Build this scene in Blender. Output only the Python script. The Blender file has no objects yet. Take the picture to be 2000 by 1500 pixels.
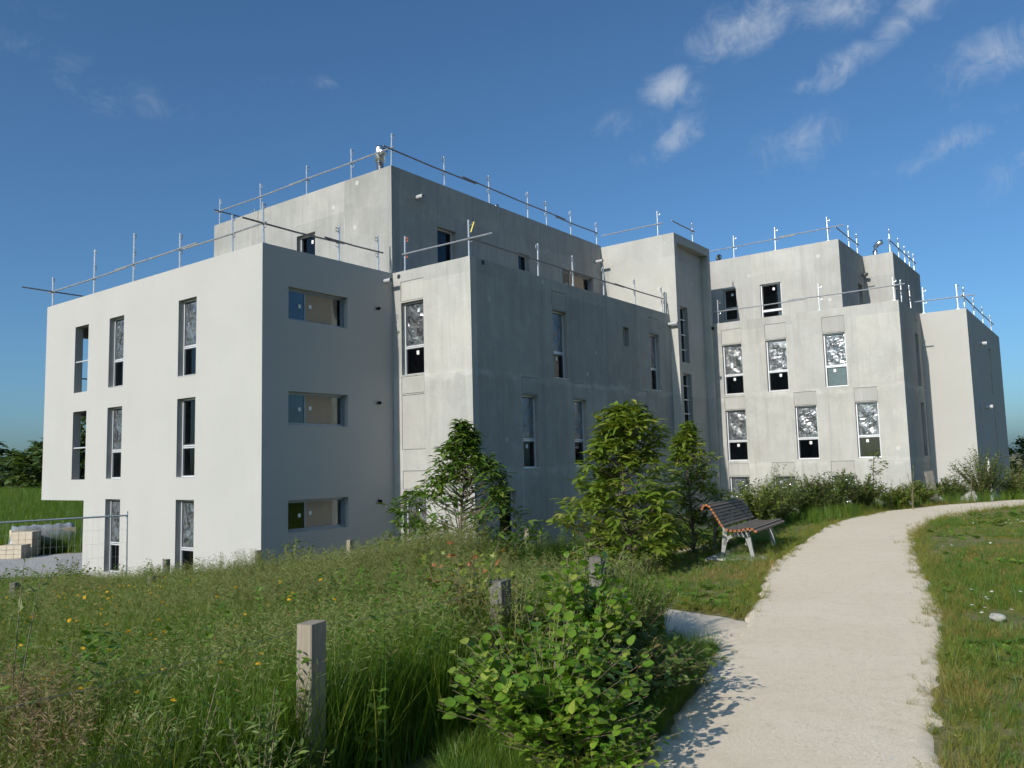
import bpy, bmesh, math, random
import numpy as np
from mathutils import Vector, Matrix, Euler

rng = np.random.default_rng(11)
random.seed(11)
scene = bpy.context.scene
COL = scene.collection
rad = math.radians

# ------------------------------------------------------------------ camera
CAM = Vector((16.977, -12.226, 3.05))
YAW, PIT, ROL = rad(36.967), rad(5.689), rad(-1.479)
fwd = Vector((-math.sin(YAW)*math.cos(PIT), math.cos(YAW)*math.cos(PIT), math.sin(PIT)))
rt0 = Vector((math.cos(YAW), math.sin(YAW), 0)); up0 = rt0.cross(fwd)
rgt = math.cos(ROL)*rt0 + math.sin(ROL)*up0
upv = -math.sin(ROL)*rt0 + math.cos(ROL)*up0
cam_d = bpy.data.cameras.new('camera'); cam = bpy.data.objects.new('camera', cam_d); COL.objects.link(cam)
M = Matrix((rgt, upv, -fwd)).transposed().to_4x4(); M.translation = CAM
cam.matrix_world = M
cam_d.sensor_width = 36; cam_d.lens = 1579.73/2000*36; cam_d.clip_start = .05; cam_d.clip_end = 3000
scene.camera = cam
HF, HR = Vector((-.6, .8)), Vector((.8, .6))          # horizontal forward / right, used to lay out plants by distance

# ------------------------------------------------------------------ sky and sun
SUN_EL, SUN_ROT = rad(27.5), rad(183)
world = bpy.data.worlds.new('World'); scene.world = world; world.use_nodes = True
wt = world.node_tree; wn = wt.nodes; wl = wt.links
for n in list(wn): wn.remove(n)
w_out = wn.new('ShaderNodeOutputWorld'); w_bg = wn.new('ShaderNodeBackground'); w_bg.inputs[1].default_value = .115
sky = wn.new('ShaderNodeTexSky'); sky.sky_type = 'NISHITA'; sky.sun_disc = False
sky.sun_elevation = SUN_EL; sky.sun_rotation = SUN_ROT
sky.air_density = .9; sky.dust_density = 1.7; sky.ozone_density = 7.0; sky.altitude = 50
def wmath(op, a, b=None, clamp=False):
    n = wn.new('ShaderNodeMath'); n.operation = op; n.use_clamp = clamp
    for i, v in enumerate((a, b)):
        if v is None: continue
        if isinstance(v, (int, float)): n.inputs[i].default_value = v
        else: wl.new(v, n.inputs[i])
    return n.outputs[0]
tc = wn.new('ShaderNodeTexCoord')
nz = wn.new('ShaderNodeTexNoise'); nz.inputs['Scale'].default_value = 9; nz.inputs['Detail'].default_value = 4; nz.inputs['Roughness'].default_value = .6
wl.new(tc.outputs['Generated'], nz.inputs['Vector'])
wsub = wn.new('ShaderNodeVectorMath'); wsub.operation = 'SUBTRACT'; wl.new(nz.outputs['Color'], wsub.inputs[0]); wsub.inputs[1].default_value = (.5, .5, .5)
wsc = wn.new('ShaderNodeVectorMath'); wsc.operation = 'SCALE'; wl.new(wsub.outputs[0], wsc.inputs[0]); wsc.inputs['Scale'].default_value = .07
wad = wn.new('ShaderNodeVectorMath'); wad.operation = 'ADD'; wl.new(tc.outputs['Generated'], wad.inputs[0]); wl.new(wsc.outputs[0], wad.inputs[1])
WD = wad.outputs[0]
# each cloud: direction (azimuth from +Y to the left, elevation, degrees), half length, half width, tilt (deg), weight
CLOUDS = [(19.7, 27.7, 2.7, 1.3, 5, 0.8),(24.2, 24.8, 1.8, 1.0, 0, 0.8),(25.0, 22.0, 2.2, 0.9, 20, 0.6),(13.2, 24.6, 2.2, 0.8, 15, 0.6),(16.0, 24.0, 1.1, 0.5, 15, 0.5),(13.3, 28.0, 2.8, 1.1, 10, 0.6),(9.0, 26.2, 2.4, 0.9, 35, 0.6),(4.4, 22.9, 2.4, 1.3, 20, 0.6),(16.4, 20.7, 2.3, 1.0, 15, 0.4),(17.2, 19.3, 1.7, 0.7, 5, 0.3),(7.5, 19.0, 3.4, 0.8, 10, 0.4),(4.3, 17.4, 1.5, 1.2, 30, 0.4),(28.3, 23.1, 2.4, 0.7, 15, 0.2),(65.6, 24.5, 2.4, 1.2, -20, 0.17),(61.6, 23.7, 2.8, 0.9, -10, 0.15),(69.0, 25.3, 1.8, 0.9, -14, 0.13),(68.6, 27.7, 2.3, 0.6, -10, 0.13),(49.8, 25.6, 1.3, 0.5, -6, 0.15),(53.0, 25.8, 1.0, 0.3, -6, 0.12),(-14,24,4,1.4,14,.5),(88,26,4,1.5,-10,.3)]
acc = None
for az, el, a, b, tilt, wgt in CLOUDS:
    az, el, tl = rad(az), rad(el), rad(tilt)
    d0 = Vector((-math.sin(az)*math.cos(el), math.cos(az)*math.cos(el), math.sin(el)))
    ex = Vector((math.cos(az), math.sin(az), 0)); ey = ex.cross(d0)
    e1 = math.cos(tl)*ex + math.sin(tl)*ey; e2 = -math.sin(tl)*ex + math.cos(tl)*ey
    mp = wn.new('ShaderNodeMapping'); mp.vector_type = 'TEXTURE'; wl.new(WD, mp.inputs[0]); mp.inputs['Location'].default_value = d0
    mp.inputs['Rotation'].default_value = Matrix((e1, e2, e1.cross(e2))).transposed().to_euler(); mp.inputs['Scale'].default_value = (math.sin(rad(a)), math.sin(rad(b)), 3)
    ln = wn.new('ShaderNodeVectorMath'); ln.operation = 'LENGTH'; wl.new(mp.outputs[0], ln.inputs[0])
    mr = wn.new('ShaderNodeMapRange'); wl.new(ln.outputs['Value'], mr.inputs[0]); mr.inputs[1].default_value = 1.6; mr.inputs[2].default_value = .15; mr.inputs[4].default_value = wgt
    m_ = mr.outputs[0]
    acc = m_ if acc is None else wmath('MAXIMUM', acc, m_)
nz2 = wn.new('ShaderNodeTexNoise'); nz2.inputs['Scale'].default_value = 22; nz2.inputs['Detail'].default_value = 5; nz2.inputs['Roughness'].default_value = .7; nz2.inputs['Distortion'].default_value = .8
wl.new(tc.outputs['Generated'], nz2.inputs['Vector'])
nz3 = wn.new('ShaderNodeTexNoise'); nz3.inputs['Scale'].default_value = 9; nz3.inputs['Detail'].default_value = 4; nz3.inputs['Distortion'].default_value = 1.2
wl.new(tc.outputs['Generated'], nz3.inputs['Vector'])
feather = wn.new('ShaderNodeMapRange'); feather.inputs[1].default_value = .36; feather.inputs[2].default_value = .66; wl.new(nz2.outputs['Fac'], feather.inputs[0])
fmix = wmath('ADD', wmath('MULTIPLY', nz2.outputs['Fac'], .62), wmath('MULTIPLY', nz3.outputs['Fac'], .38))
dens = wn.new('ShaderNodeMapRange'); dens.interpolation_type = 'SMOOTHSTEP'; dens.inputs[1].default_value = .06; dens.inputs[2].default_value = .76
wl.new(wmath('ADD', wmath('MULTIPLY', wmath('POWER', acc, .6), .62), wmath('MULTIPLY', wmath('SUBTRACT', fmix, .5), 1.9)), dens.inputs[0])
cmask = wmath('MULTIPLY', dens.outputs[0], wmath('MULTIPLY', wmath('POWER', acc, .5), 1.1), True)
wmix = wn.new('ShaderNodeMixRGB'); wl.new(wmath('MULTIPLY', cmask, .72), wmix.inputs[0]); wtint = wn.new('ShaderNodeMixRGB'); wtint.blend_type = 'MULTIPLY'; wtint.inputs[0].default_value = 1; wl.new(sky.outputs[0], wtint.inputs[1]); wtint.inputs[2].default_value = (.93, 1.12, 1.09, 1)
wl.new(wtint.outputs[0], wmix.inputs[1]); wmix.inputs[2].default_value = (4.6, 5.2, 6.0, 1)
wl.new(wmix.outputs[0], w_bg.inputs[0]); wl.new(w_bg.outputs[0], w_out.inputs[0])
world.cycles.sampling_method = 'MANUAL'; world.cycles.sample_map_resolution = 512

sun_d = bpy.data.lights.new('sun', 'SUN'); sun_d.energy = 4.6; sun_d.angle = rad(.5); sun_d.color = (1, .945, .855)
sun = bpy.data.objects.new('sun', sun_d); COL.objects.link(sun)
sdir = Vector((.052, 1, -.521))
sun.rotation_euler = sdir.to_track_quat('-Z', 'Y').to_euler(); sun.location = (0, -60, 60)

vs = scene.view_settings
vs.view_transform = 'Standard'; vs.look = 'None'; vs.exposure = 0; vs.gamma = 1; vs.use_curve_mapping = False
scene.cycles.use_denoising = True
scene.cycles.max_bounces = 4; scene.cycles.diffuse_bounces = 2; scene.cycles.glossy_bounces = 2; scene.cycles.transmission_bounces = 3; scene.cycles.transparent_max_bounces = 8
scene.cycles.use_adaptive_sampling = True; scene.cycles.adaptive_threshold = .03
scene.cycles.caustics_reflective = False; scene.cycles.caustics_refractive = False

# ------------------------------------------------------------------ materials
MATS = {}
def newmat(name):
    m = bpy.data.materials.new(name); m.use_nodes = True; MATS[name] = m
    nt = m.node_tree; b = nt.nodes['Principled BSDF']
    return m, nt, b
class NT:
    def __init__(s, nt): s.t = nt; s.n = nt.nodes; s.l = nt.links
    def put(s, sock, v):
        if hasattr(v, 'links') or isinstance(v, bpy.types.NodeSocket): s.l.new(v, sock)
        else: sock.default_value = v
    def pos(s): return s.n.new('ShaderNodeNewGeometry').outputs['Position']
    def obj(s): return s.n.new('ShaderNodeTexCoord').outputs['Object']
    def mapped(s, v, scale, loc=(0,0,0)):
        k = s.n.new('ShaderNodeMapping'); s.l.new(v, k.inputs[0]); k.inputs['Scale'].default_value = scale; k.inputs['Location'].default_value = loc; return k.outputs[0]
    def noise(s, v, sc, det=4, rough=.55, dist=0, col=False):
        k = s.n.new('ShaderNodeTexNoise'); s.l.new(v, k.inputs['Vector']); k.inputs['Scale'].default_value = sc; k.inputs['Detail'].default_value = det
        k.inputs['Roughness'].default_value = rough; k.inputs['Distortion'].default_value = dist; return k.outputs['Color' if col else 'Fac']
    def ramp(s, f, lo, hi, a=0., b=1.):
        k = s.n.new('ShaderNodeMapRange'); s.l.new(f, k.inputs[0]); k.inputs[1].default_value = lo; k.inputs[2].default_value = hi; k.inputs[3].default_value = a; k.inputs[4].default_value = b; return k.outputs[0]
    def mix(s, f, a, b, mode='MIX'):
        k = s.n.new('ShaderNodeMixRGB'); k.blend_type = mode
        for sock, v in zip(k.inputs, (f, a, b)):
            if isinstance(v, tuple) and len(v) == 3: v = (*v, 1)
            s.put(sock, v)
        return k.outputs[0]
    def math(s, op, a, b=None, clamp=False):
        k = s.n.new('ShaderNodeMath'); k.operation = op; k.use_clamp = clamp; s.put(k.inputs[0], a)
        if b is not None: s.put(k.inputs[1], b)
        return k.outputs[0]
    def bump(s, h, st, d=.02):
        k = s.n.new('ShaderNodeBump'); s.l.new(h, k.inputs['Height']); k.inputs['Strength'].default_value = st; k.inputs['Distance'].default_value = d; return k.outputs[0]

def plain(name, col, rough=.6, metal=0, spec=.5, var=.12, sc=6, bump=0):
    m, nt, b = newmat(name); q = NT(nt)
    f = q.noise(q.pos(), sc, 5, .6)
    c = q.mix(q.ramp(f, .3, .7), tuple(x*(1-var) for x in col), tuple(min(1, x*(1+var)) for x in col))
    q.put(b.inputs['Base Color'], c); b.inputs['Roughness'].default_value = rough; b.inputs['Metallic'].default_value = metal
    b.inputs['Specular IOR Level'].default_value = spec
    if bump: q.put(b.inputs['Normal'], q.bump(q.noise(q.pos(), sc*6, 4), bump))
    return m

def concrete(name, base, patch, stain, streak=.5, patchy=.5, warm=(1, .98, .94), bands=(2.82, 5.6), seed=0):
    base, patch, stain = [tuple(x*.90 for x in c) for c in (base, patch, stain)]
    m, nt, b = newmat(name); q = NT(nt); p = q.pos()
    big = q.noise(q.mapped(p, (1, 1, 1), (seed, seed*2, 0)), .55, 3, .6, .4)
    mid = q.noise(q.mapped(p, (1, 1, .8), (seed+7, 0, 3)), 2.1, 5, .62, .2)
    st1 = q.noise(q.mapped(p, (9, 9, .45), (seed, 4, 0)), 1, 3, .65)
    st2 = q.noise(q.mapped(p, (3.2, 3.2, .22), (seed+2, 1, 0)), 1, 4, .6)
    fine = q.noise(p, 28, 3, .7)
    c = q.mix(q.ramp(big, .34, .66), base, tuple(x*.86 for x in base))
    c = q.mix(q.math('MULTIPLY', q.ramp(mid, .50, .62), patchy*.5), c, patch)
    wm = q.noise(q.mapped(p, (1, 1, 1), (seed+13, 2, 9)), .8, 3)
    c = q.mix(q.math('MULTIPLY', q.ramp(wm, .45, .7), .6), c, q.mix(1., c, warm, 'MULTIPLY'))
    c = q.mix(q.math('MULTIPLY', q.ramp(st1, .52, .75), streak*.85), c, stain)
    c = q.mix(q.math('MULTIPLY', q.ramp(st2, .5, .72), streak*.6), c, tuple(x*.8 for x in stain))
    # filler smeared over the pour joints between storeys
    sep = q.n.new('ShaderNodeSeparateXYZ'); q.l.new(p, sep.inputs[0])
    wob = q.math('MULTIPLY', q.math('SUBTRACT', q.noise(p, 1.4, 2), .5), .5)
    for zb in bands:
        d = q.math('ABSOLUTE', q.math('SUBTRACT', q.math('ADD', sep.outputs[2], wob), zb))
        c = q.mix(q.math('MULTIPLY', q.ramp(d, .16, .03), q.ramp(mid, .4, .6, .1, .8)), c, patch)
    # each formwork lift and panel came out in a slightly different tone, with a fine joint between them
    uu = q.math('MULTIPLY', q.math('ADD', sep.outputs[0], sep.outputs[1]), 1/2.45); zz = q.math('MULTIPLY', q.math('SUBTRACT', sep.outputs[2], .1), 1/2.76)
    cv = q.n.new('ShaderNodeCombineXYZ'); q.put(cv.inputs[0], q.math('FLOOR', uu)); q.put(cv.inputs[1], q.math('FLOOR', zz)); cv.inputs[2].default_value = seed
    wnz = q.n.new('ShaderNodeTexWhiteNoise'); q.l.new(cv.outputs[0], wnz.inputs['Vector'])
    c = q.mix(1., c, q.mix(wnz.outputs['Value'], (.89, .895, .90), (1.08, 1.075, 1.06)), 'MULTIPLY')
    jd = q.math('ABSOLUTE', q.math('SUBTRACT', q.math('FRACT', uu), .5)); jn = q.noise(q.mapped(p, (1, 1, .6), (2, 2, 2)), 1.1, 2)
    c = q.mix(q.math('MULTIPLY', q.ramp(jd, .488, .496), q.ramp(jn, .45, .6, 0, .7)), c, patch)
    # tie holes and small filled spots
    vor = q.n.new('ShaderNodeTexVoronoi'); q.l.new(q.mapped(p, (1, 1, 1), (seed, .3, .7)), vor.inputs['Vector']); vor.inputs['Scale'].default_value = .85
    c = q.mix(q.ramp(vor.outputs['Distance'], .085, .05, 0, .75), c, tuple(min(1, x*1.12) for x in patch))
    c = q.mix(.10, c, q.mix(q.ramp(fine, .3, .7), (.12, .12, .12), (.8, .8, .78)), 'OVERLAY')
    q.put(b.inputs['Base Color'], c); b.inputs['Roughness'].default_value = .9; b.inputs['Specular IOR Level'].default_value = .25
    q.put(b.inputs['Normal'], q.bump(fine, .25, .012))
    return m
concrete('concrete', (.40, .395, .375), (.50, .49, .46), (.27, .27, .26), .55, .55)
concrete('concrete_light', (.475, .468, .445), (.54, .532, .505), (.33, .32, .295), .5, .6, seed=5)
concrete('concrete_stair', (.455, .45, .428), (.52, .51, .475), (.38, .375, .35), .2, .3, seed=9, bands=())
concrete('concrete_panel', (.465, .455, .43), (.51, .50, .475), (.34, .33, .30), .4, .3, seed=21, bands=())
def render_mat(name, base):
    m, nt, b = newmat(name); q = NT(nt); p = q.pos()
    big = q.noise(p, .5, 4, .5, .3); mid = q.noise(q.mapped(p, (1, 1, .5)), 2.5, 6, .6); st = q.noise(q.mapped(p, (7, 7, .3)), 1, 4, .6)
    smear = q.noise(q.mapped(p, (.9, .9, 5), (3, 1, 2)), 1, 4, .6, .5)
    c = q.mix(q.ramp(big, .35, .65), base, tuple(x*.955 for x in base))
    c = q.mix(q.math('MULTIPLY', q.ramp(st, .5, .75), .16), c, tuple(x*.88 for x in base))
    c = q.mix(q.math('MULTIPLY', q.ramp(smear, .62, .72), .3), c, tuple(min(1, x*1.08) for x in base))
    c = q.mix(q.math('MULTIPLY', q.ramp(mid, .6, .72), .18), c, tuple(x*.9 for x in base))
    q.put(b.inputs['Base Color'], c); b.inputs['Roughness'].default_value = .92; b.inputs['Specular IOR Level'].default_value = .2
    q.put(b.inputs['Normal'], q.bump(q.noise(p, 60, 2), .15, .008))
render_mat('white_render', (.422, .414, .396))
render_mat('cream_render', (.43, .42, .395))
plain('roof_slab', (.32, .31, .30), .9)
plain('inside', (.22, .21, .20), .9)
plain('board', (.38, .285, .20), .8, var=.06, sc=2)
plain('aluminium', (.72, .73, .75), .35, .35, var=.05, sc=20)
plain('dark_frame', (.035, .038, .043), .45)
plain('grey_frame', (.30, .33, .36), .4, .3)
plain('steel', (.60, .61, .62), .38, .75, var=.18, sc=9)
plain('steel_dark', (.20, .20, .21), .5, .6, var=.25, sc=7)
plain('stainless', (.74, .74, .75), .28, 1, var=.05)
plain('plastic_grey', (.42, .43, .45), .4)
plain('plastic_and_shade_black', (.02, .02, .022), .5)  # vents, and the black discs coloured as shade in holes and pipe ends
plain('sticker', (.80, .80, .78), .6, var=.03)
plain('ink', (.03, .04, .06), .6)
plain('orange_paint', (.75, .17, .04), .5)
plain('yellow_strap', (.70, .55, .06), .6)
plain('bench_metal', (.26, .265, .25), .6, 0, spec=.3, var=.1)
plain('slab', (.42, .41, .38), .9, var=.15, sc=5, bump=.3)
plain('tarp', (.26, .28, .30), .35, var=.25, sc=3, bump=.6)
plain('block_pale', (.50, .43, .33), .85, var=.1, sc=8)
plain('stone_white', (.36, .35, .32), .85, var=.2, sc=14, bump=.5)

m, nt, b = newmat('glass'); q = NT(nt)
gl = nt.nodes.new('ShaderNodeBsdfGlossy'); gl.inputs['Roughness'].default_value = .015; gl.inputs['Color'].default_value = (.9, .95, 1, 1)
tr = nt.nodes.new('ShaderNodeBsdfTransparent'); tr.inputs['Color'].default_value = (.72, .75, .74, 1)
fr = nt.nodes.new('ShaderNodeFresnel'); fr.inputs[0].default_value = 1.5; mx = nt.nodes.new('ShaderNodeMixShader')
fw = q.noise(q.pos(), 1.5, 2); q.put(gl.inputs['Normal'], q.bump(fw, .05, .01))
nt.links.new(fr.outputs[0], mx.inputs[0]); nt.links.new(tr.outputs[0], mx.inputs[1]); nt.links.new(gl.outputs[0], mx.inputs[2])
nt.links.new(mx.outputs[0], nt.nodes['Material Output'].inputs[0]); nt.nodes.remove(b)

m, nt, b = newmat('plastic_film'); q = NT(nt)
p = q.pos(); cr = q.math('ABSOLUTE', q.math('SUBTRACT', q.noise(q.mapped(p, (1, 1, .6)), 4.5, 3, .55, 1.4), .5)); cr2 = q.math('ABSOLUTE', q.math('SUBTRACT', q.noise(q.mapped(p, (1, 1, .8), (4, 4, 4)), 12, 2, .5, 1.8), .5))
gl = nt.nodes.new('ShaderNodeBsdfGlossy'); gl.inputs['Roughness'].default_value = .13; gl.inputs['Color'].default_value = (.95, .97, 1, 1)
q.put(gl.inputs['Normal'], q.bump(q.math('ADD', cr, q.math('MULTIPLY', cr2, .5)), .5, .05))
tr = nt.nodes.new('ShaderNodeBsdfTransparent'); tr.inputs['Color'].default_value = (.80, .84, .86, 1)
df = nt.nodes.new('ShaderNodeBsdfDiffuse'); df.inputs['Color'].default_value = (.62, .66, .70, 1); q.put(df.inputs['Normal'], q.bump(cr, 1., .2))
m1 = nt.nodes.new('ShaderNodeMixShader'); q.put(m1.inputs[0], q.ramp(cr, .02, .12, .22, .05)); nt.links.new(tr.outputs[0], m1.inputs[1]); nt.links.new(df.outputs[0], m1.inputs[2])
m2 = nt.nodes.new('ShaderNodeMixShader'); m2.inputs[0].default_value = .15; nt.links.new(m1.outputs[0], m2.inputs[1]); nt.links.new(gl.outputs[0], m2.inputs[2])
nt.links.new(m2.outputs[0], nt.nodes['Material Output'].inputs[0]); nt.nodes.remove(b)

def leafmat(name, c1, c2, c3=None, rough=.42, trans=.35, spec=.4, patch=None, patch_sc=.5):
    m, nt, b = newmat(name); q = NT(nt)
    g = nt.nodes.new('ShaderNodeNewGeometry'); oi = nt.nodes.new('ShaderNodeObjectInfo')
    r = q.math('FRACT', q.math('ADD', g.outputs['Random Per Island'], oi.outputs['Random']))
    c = q.mix(r, c1, c2)
    if c3: c = q.mix(q.ramp(q.math('FRACT', q.math('MULTIPLY', r, 7.3)), .8, .95), c, c3)
    if patch: c = q.mix(q.ramp(q.noise(g.outputs['Position'], patch_sc, 3), .48, .66, 0, .8), c, patch)
    q.put(b.inputs['Base Color'], c); b.inputs['Roughness'].default_value = rough; b.inputs['Specular IOR Level'].default_value = spec
    t = nt.nodes.new('ShaderNodeBsdfTranslucent'); q.put(t.inputs[0], q.mix(1., c, (1.5, 1.45, .6), 'MULTIPLY'))
    mx = nt.nodes.new('ShaderNodeMixShader'); mx.inputs[0].default_value = trans
    nt.links.new(b.outputs[0], mx.inputs[1]); nt.links.new(t.outputs[0], mx.inputs[2]); nt.links.new(mx.outputs[0], nt.nodes['Material Output'].inputs[0])
    return m
leafmat('leaf_chestnut', (.12, .20, .024), (.19, .25, .034), (.30, .31, .07), .36, .35)
leafmat('leaf_chestnut_dark', (.075, .15, .022), (.125, .20, .03), (.20, .25, .05), .4, .32)
leafmat('leaf_hazel', (.10, .22, .022), (.18, .29, .032), (.29, .35, .06), .36, .40)
leafmat('leaf_maple', (.15, .21, .03), (.23, .26, .04), (.38, .15, .06), .42, .38)
leafmat('leaf_willow', (.11, .185, .035), (.17, .235, .055), (.22, .26, .10), .42, .35)
leafmat('leaf_bush', (.07, .125, .024), (.115, .17, .03), (.19, .15, .055), .5, .3)
leafmat('leaf_bush_yellow', (.105, .165, .024), (.175, .215, .034), (.21, .22, .06), .5, .32)
leafmat('leaf_far', (.065, .115, .032), (.105, .16, .045), None, .6, .3)
leafmat('grass_meadow', (.085, .18, .014), (.15, .235, .022), (.25, .26, .05), .5, .40, patch=(.175, .215, .03))
leafmat('grass_dark', (.075, .165, .024), (.125, .215, .035), None, .45, .38)
leafmat('grass_seed', (.16, .20, .06), (.23, .26, .09), (.26, .17, .08), .65, .35)
leafmat('grass_brown', (.21, .155, .085), (.28, .21, .12), (.20, .12, .08), .7, .3)
leafmat('grass_lawn', (.15, .195, .024), (.23, .235, .036), (.34, .27, .10), .55, .38, patch=(.33, .245, .085), patch_sc=.75)
leafmat('leaf_weed', (.085, .18, .02), (.15, .24, .03), (.20, .26, .05), .45, .35)
leafmat('petal_yellow', (.80, .50, .02), (.85, .58, .03), (.75, .30, .02), .6, .25)
leafmat('petal_white', (.75, .75, .68), (.8, .78, .72), None, .6, .25)

m, nt, b = newmat('bark'); q = NT(nt); p = q.pos()
q.put(b.inputs['Base Color'], q.mix(q.noise(q.mapped(p, (30, 30, 6)), 1, 4), (.05, .04, .03), (.17, .14, .11))); b.inputs['Roughness'].default_value = .9
m, nt, b = newmat('twig'); q = NT(nt); p = q.pos()
q.put(b.inputs['Base Color'], q.mix(q.noise(p, 20, 3), (.10, .085, .05), (.20, .16, .10))); b.inputs['Roughness'].default_value = .85
def woodmat(name, c1, c2, lichen=None):
    m, nt, b = newmat(name); q = NT(nt); p = q.pos()
    g = q.noise(q.mapped(p, (55, 55, 3)), 1, 6, .65, .6); h = q.noise(q.mapped(p, (14, 14, 1.2)), 1, 3)
    c = q.mix(q.ramp(g, .3, .7), c1, c2); c = q.mix(q.ramp(h, .5, .8, 0, .5), c, tuple(x*.6 for x in c1))
    crack = q.noise(q.mapped(p, (40, 40, 1.4), (3, 5, 0)), 1, 2, .5, 1.2); c = q.mix(q.ramp(crack, .68, .73, 0, .85), c, (.03, .027, .022))
    if lichen: c = q.mix(q.ramp(q.noise(p, 18, 5, .7), .55, .62, 0, .8), c, lichen)
    q.put(b.inputs['Base Color'], c); b.inputs['Roughness'].default_value = .85; b.inputs['Specular IOR Level'].default_value = .25
    q.put(b.inputs['Normal'], q.bump(g, .5, .006))
woodmat('post_wood', (.22, .185, .14), (.33, .285, .225))
woodmat('post_weathered', (.085, .078, .065), (.17, .16, .14), (.23, .23, .21))
woodmat('slat_wood', (.135, .115, .09), (.23, .195, .155))
woodmat('slat_end', (.27, .095, .04), (.38, .15, .06))
woodmat('stake_wood', (.42, .38, .31), (.55, .50, .42))

m, nt, b = newmat('ground'); q = NT(nt); p = q.pos()
f1 = q.noise(p, .7, 5, .6, .3); f2 = q.noise(p, 6, 6, .65); f3 = q.noise(p, 40, 4, .7)
c = q.mix(q.ramp(f1, .35, .65), (.13, .145, .04), (.20, .185, .07)); c = q.mix(q.ramp(f2, .5, .7, 0, .8), c, (.29, .21, .12)); c = q.mix(q.ramp(f3, .45, .7, 0, .5), c, (.09, .09, .035))
q.put(b.inputs['Base Color'], c); b.inputs['Roughness'].default_value = .95; q.put(b.inputs['Normal'], q.bump(q.math('ADD', f2, f3), .8, .03))
m, nt, b = newmat('path_sand'); q = NT(nt); p = q.pos()
f1 = q.noise(p, .8, 5, .6, .4); f2 = q.noise(p, 7, 6, .65); f3 = q.noise(p, 110, 4, .75); f4 = q.noise(p, 320, 3, .7)
c = q.mix(q.ramp(f1, .3, .7), (.735, .625, .465), (.78, .68, .525)); c = q.mix(q.ramp(f2, .5, .72, 0, .35), c, (.58, .46, .32))
c = q.mix(q.ramp(f3, .58, .72, 0, .7), c, (.42, .35, .26)); c = q.mix(q.ramp(f3, .4, .26, 0, .5), c, (.86, .78, .64)); c = q.mix(q.ramp(f4, .62, .75, 0, .45), c, (.45, .40, .33))
f5 = q.noise(p, 38, 3, .7); f6 = q.noise(q.mapped(p, (1, 1, 1), (5, 3, 1)), 14, 4, .7)
c = q.mix(q.ramp(f5, .58, .70, 0, .55), c, (.47, .38, .27)); c = q.mix(q.ramp(f5, .40, .30, 0, .5), c, (.86, .78, .64)); c = q.mix(q.ramp(f6, .56, .72, 0, .4), c, (.50, .41, .29))
q.put(b.inputs['Base Color'], c); b.inputs['Roughness'].default_value = .95; b.inputs['Specular IOR Level'].default_value = .2
q.put(b.inputs['Normal'], q.bump(q.math('ADD', q.math('ADD', f5, q.math('MULTIPLY', f2, .5)), q.math('MULTIPLY', f4, .8)), .55, .008))
m, nt, b = newmat('gravel_grey'); q = NT(nt); p = q.pos()
f1 = q.noise(p, 1, 5); f2 = q.noise(p, 22, 5, .75)
q.put(b.inputs['Base Color'], q.mix(q.ramp(f2, .3, .7), q.mix(f1, (.24, .235, .23), (.36, .35, .34)), (.46, .45, .44))); b.inputs['Roughness'].default_value = .95; q.put(b.inputs['Normal'], q.bump(f2, .9, .03))

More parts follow.
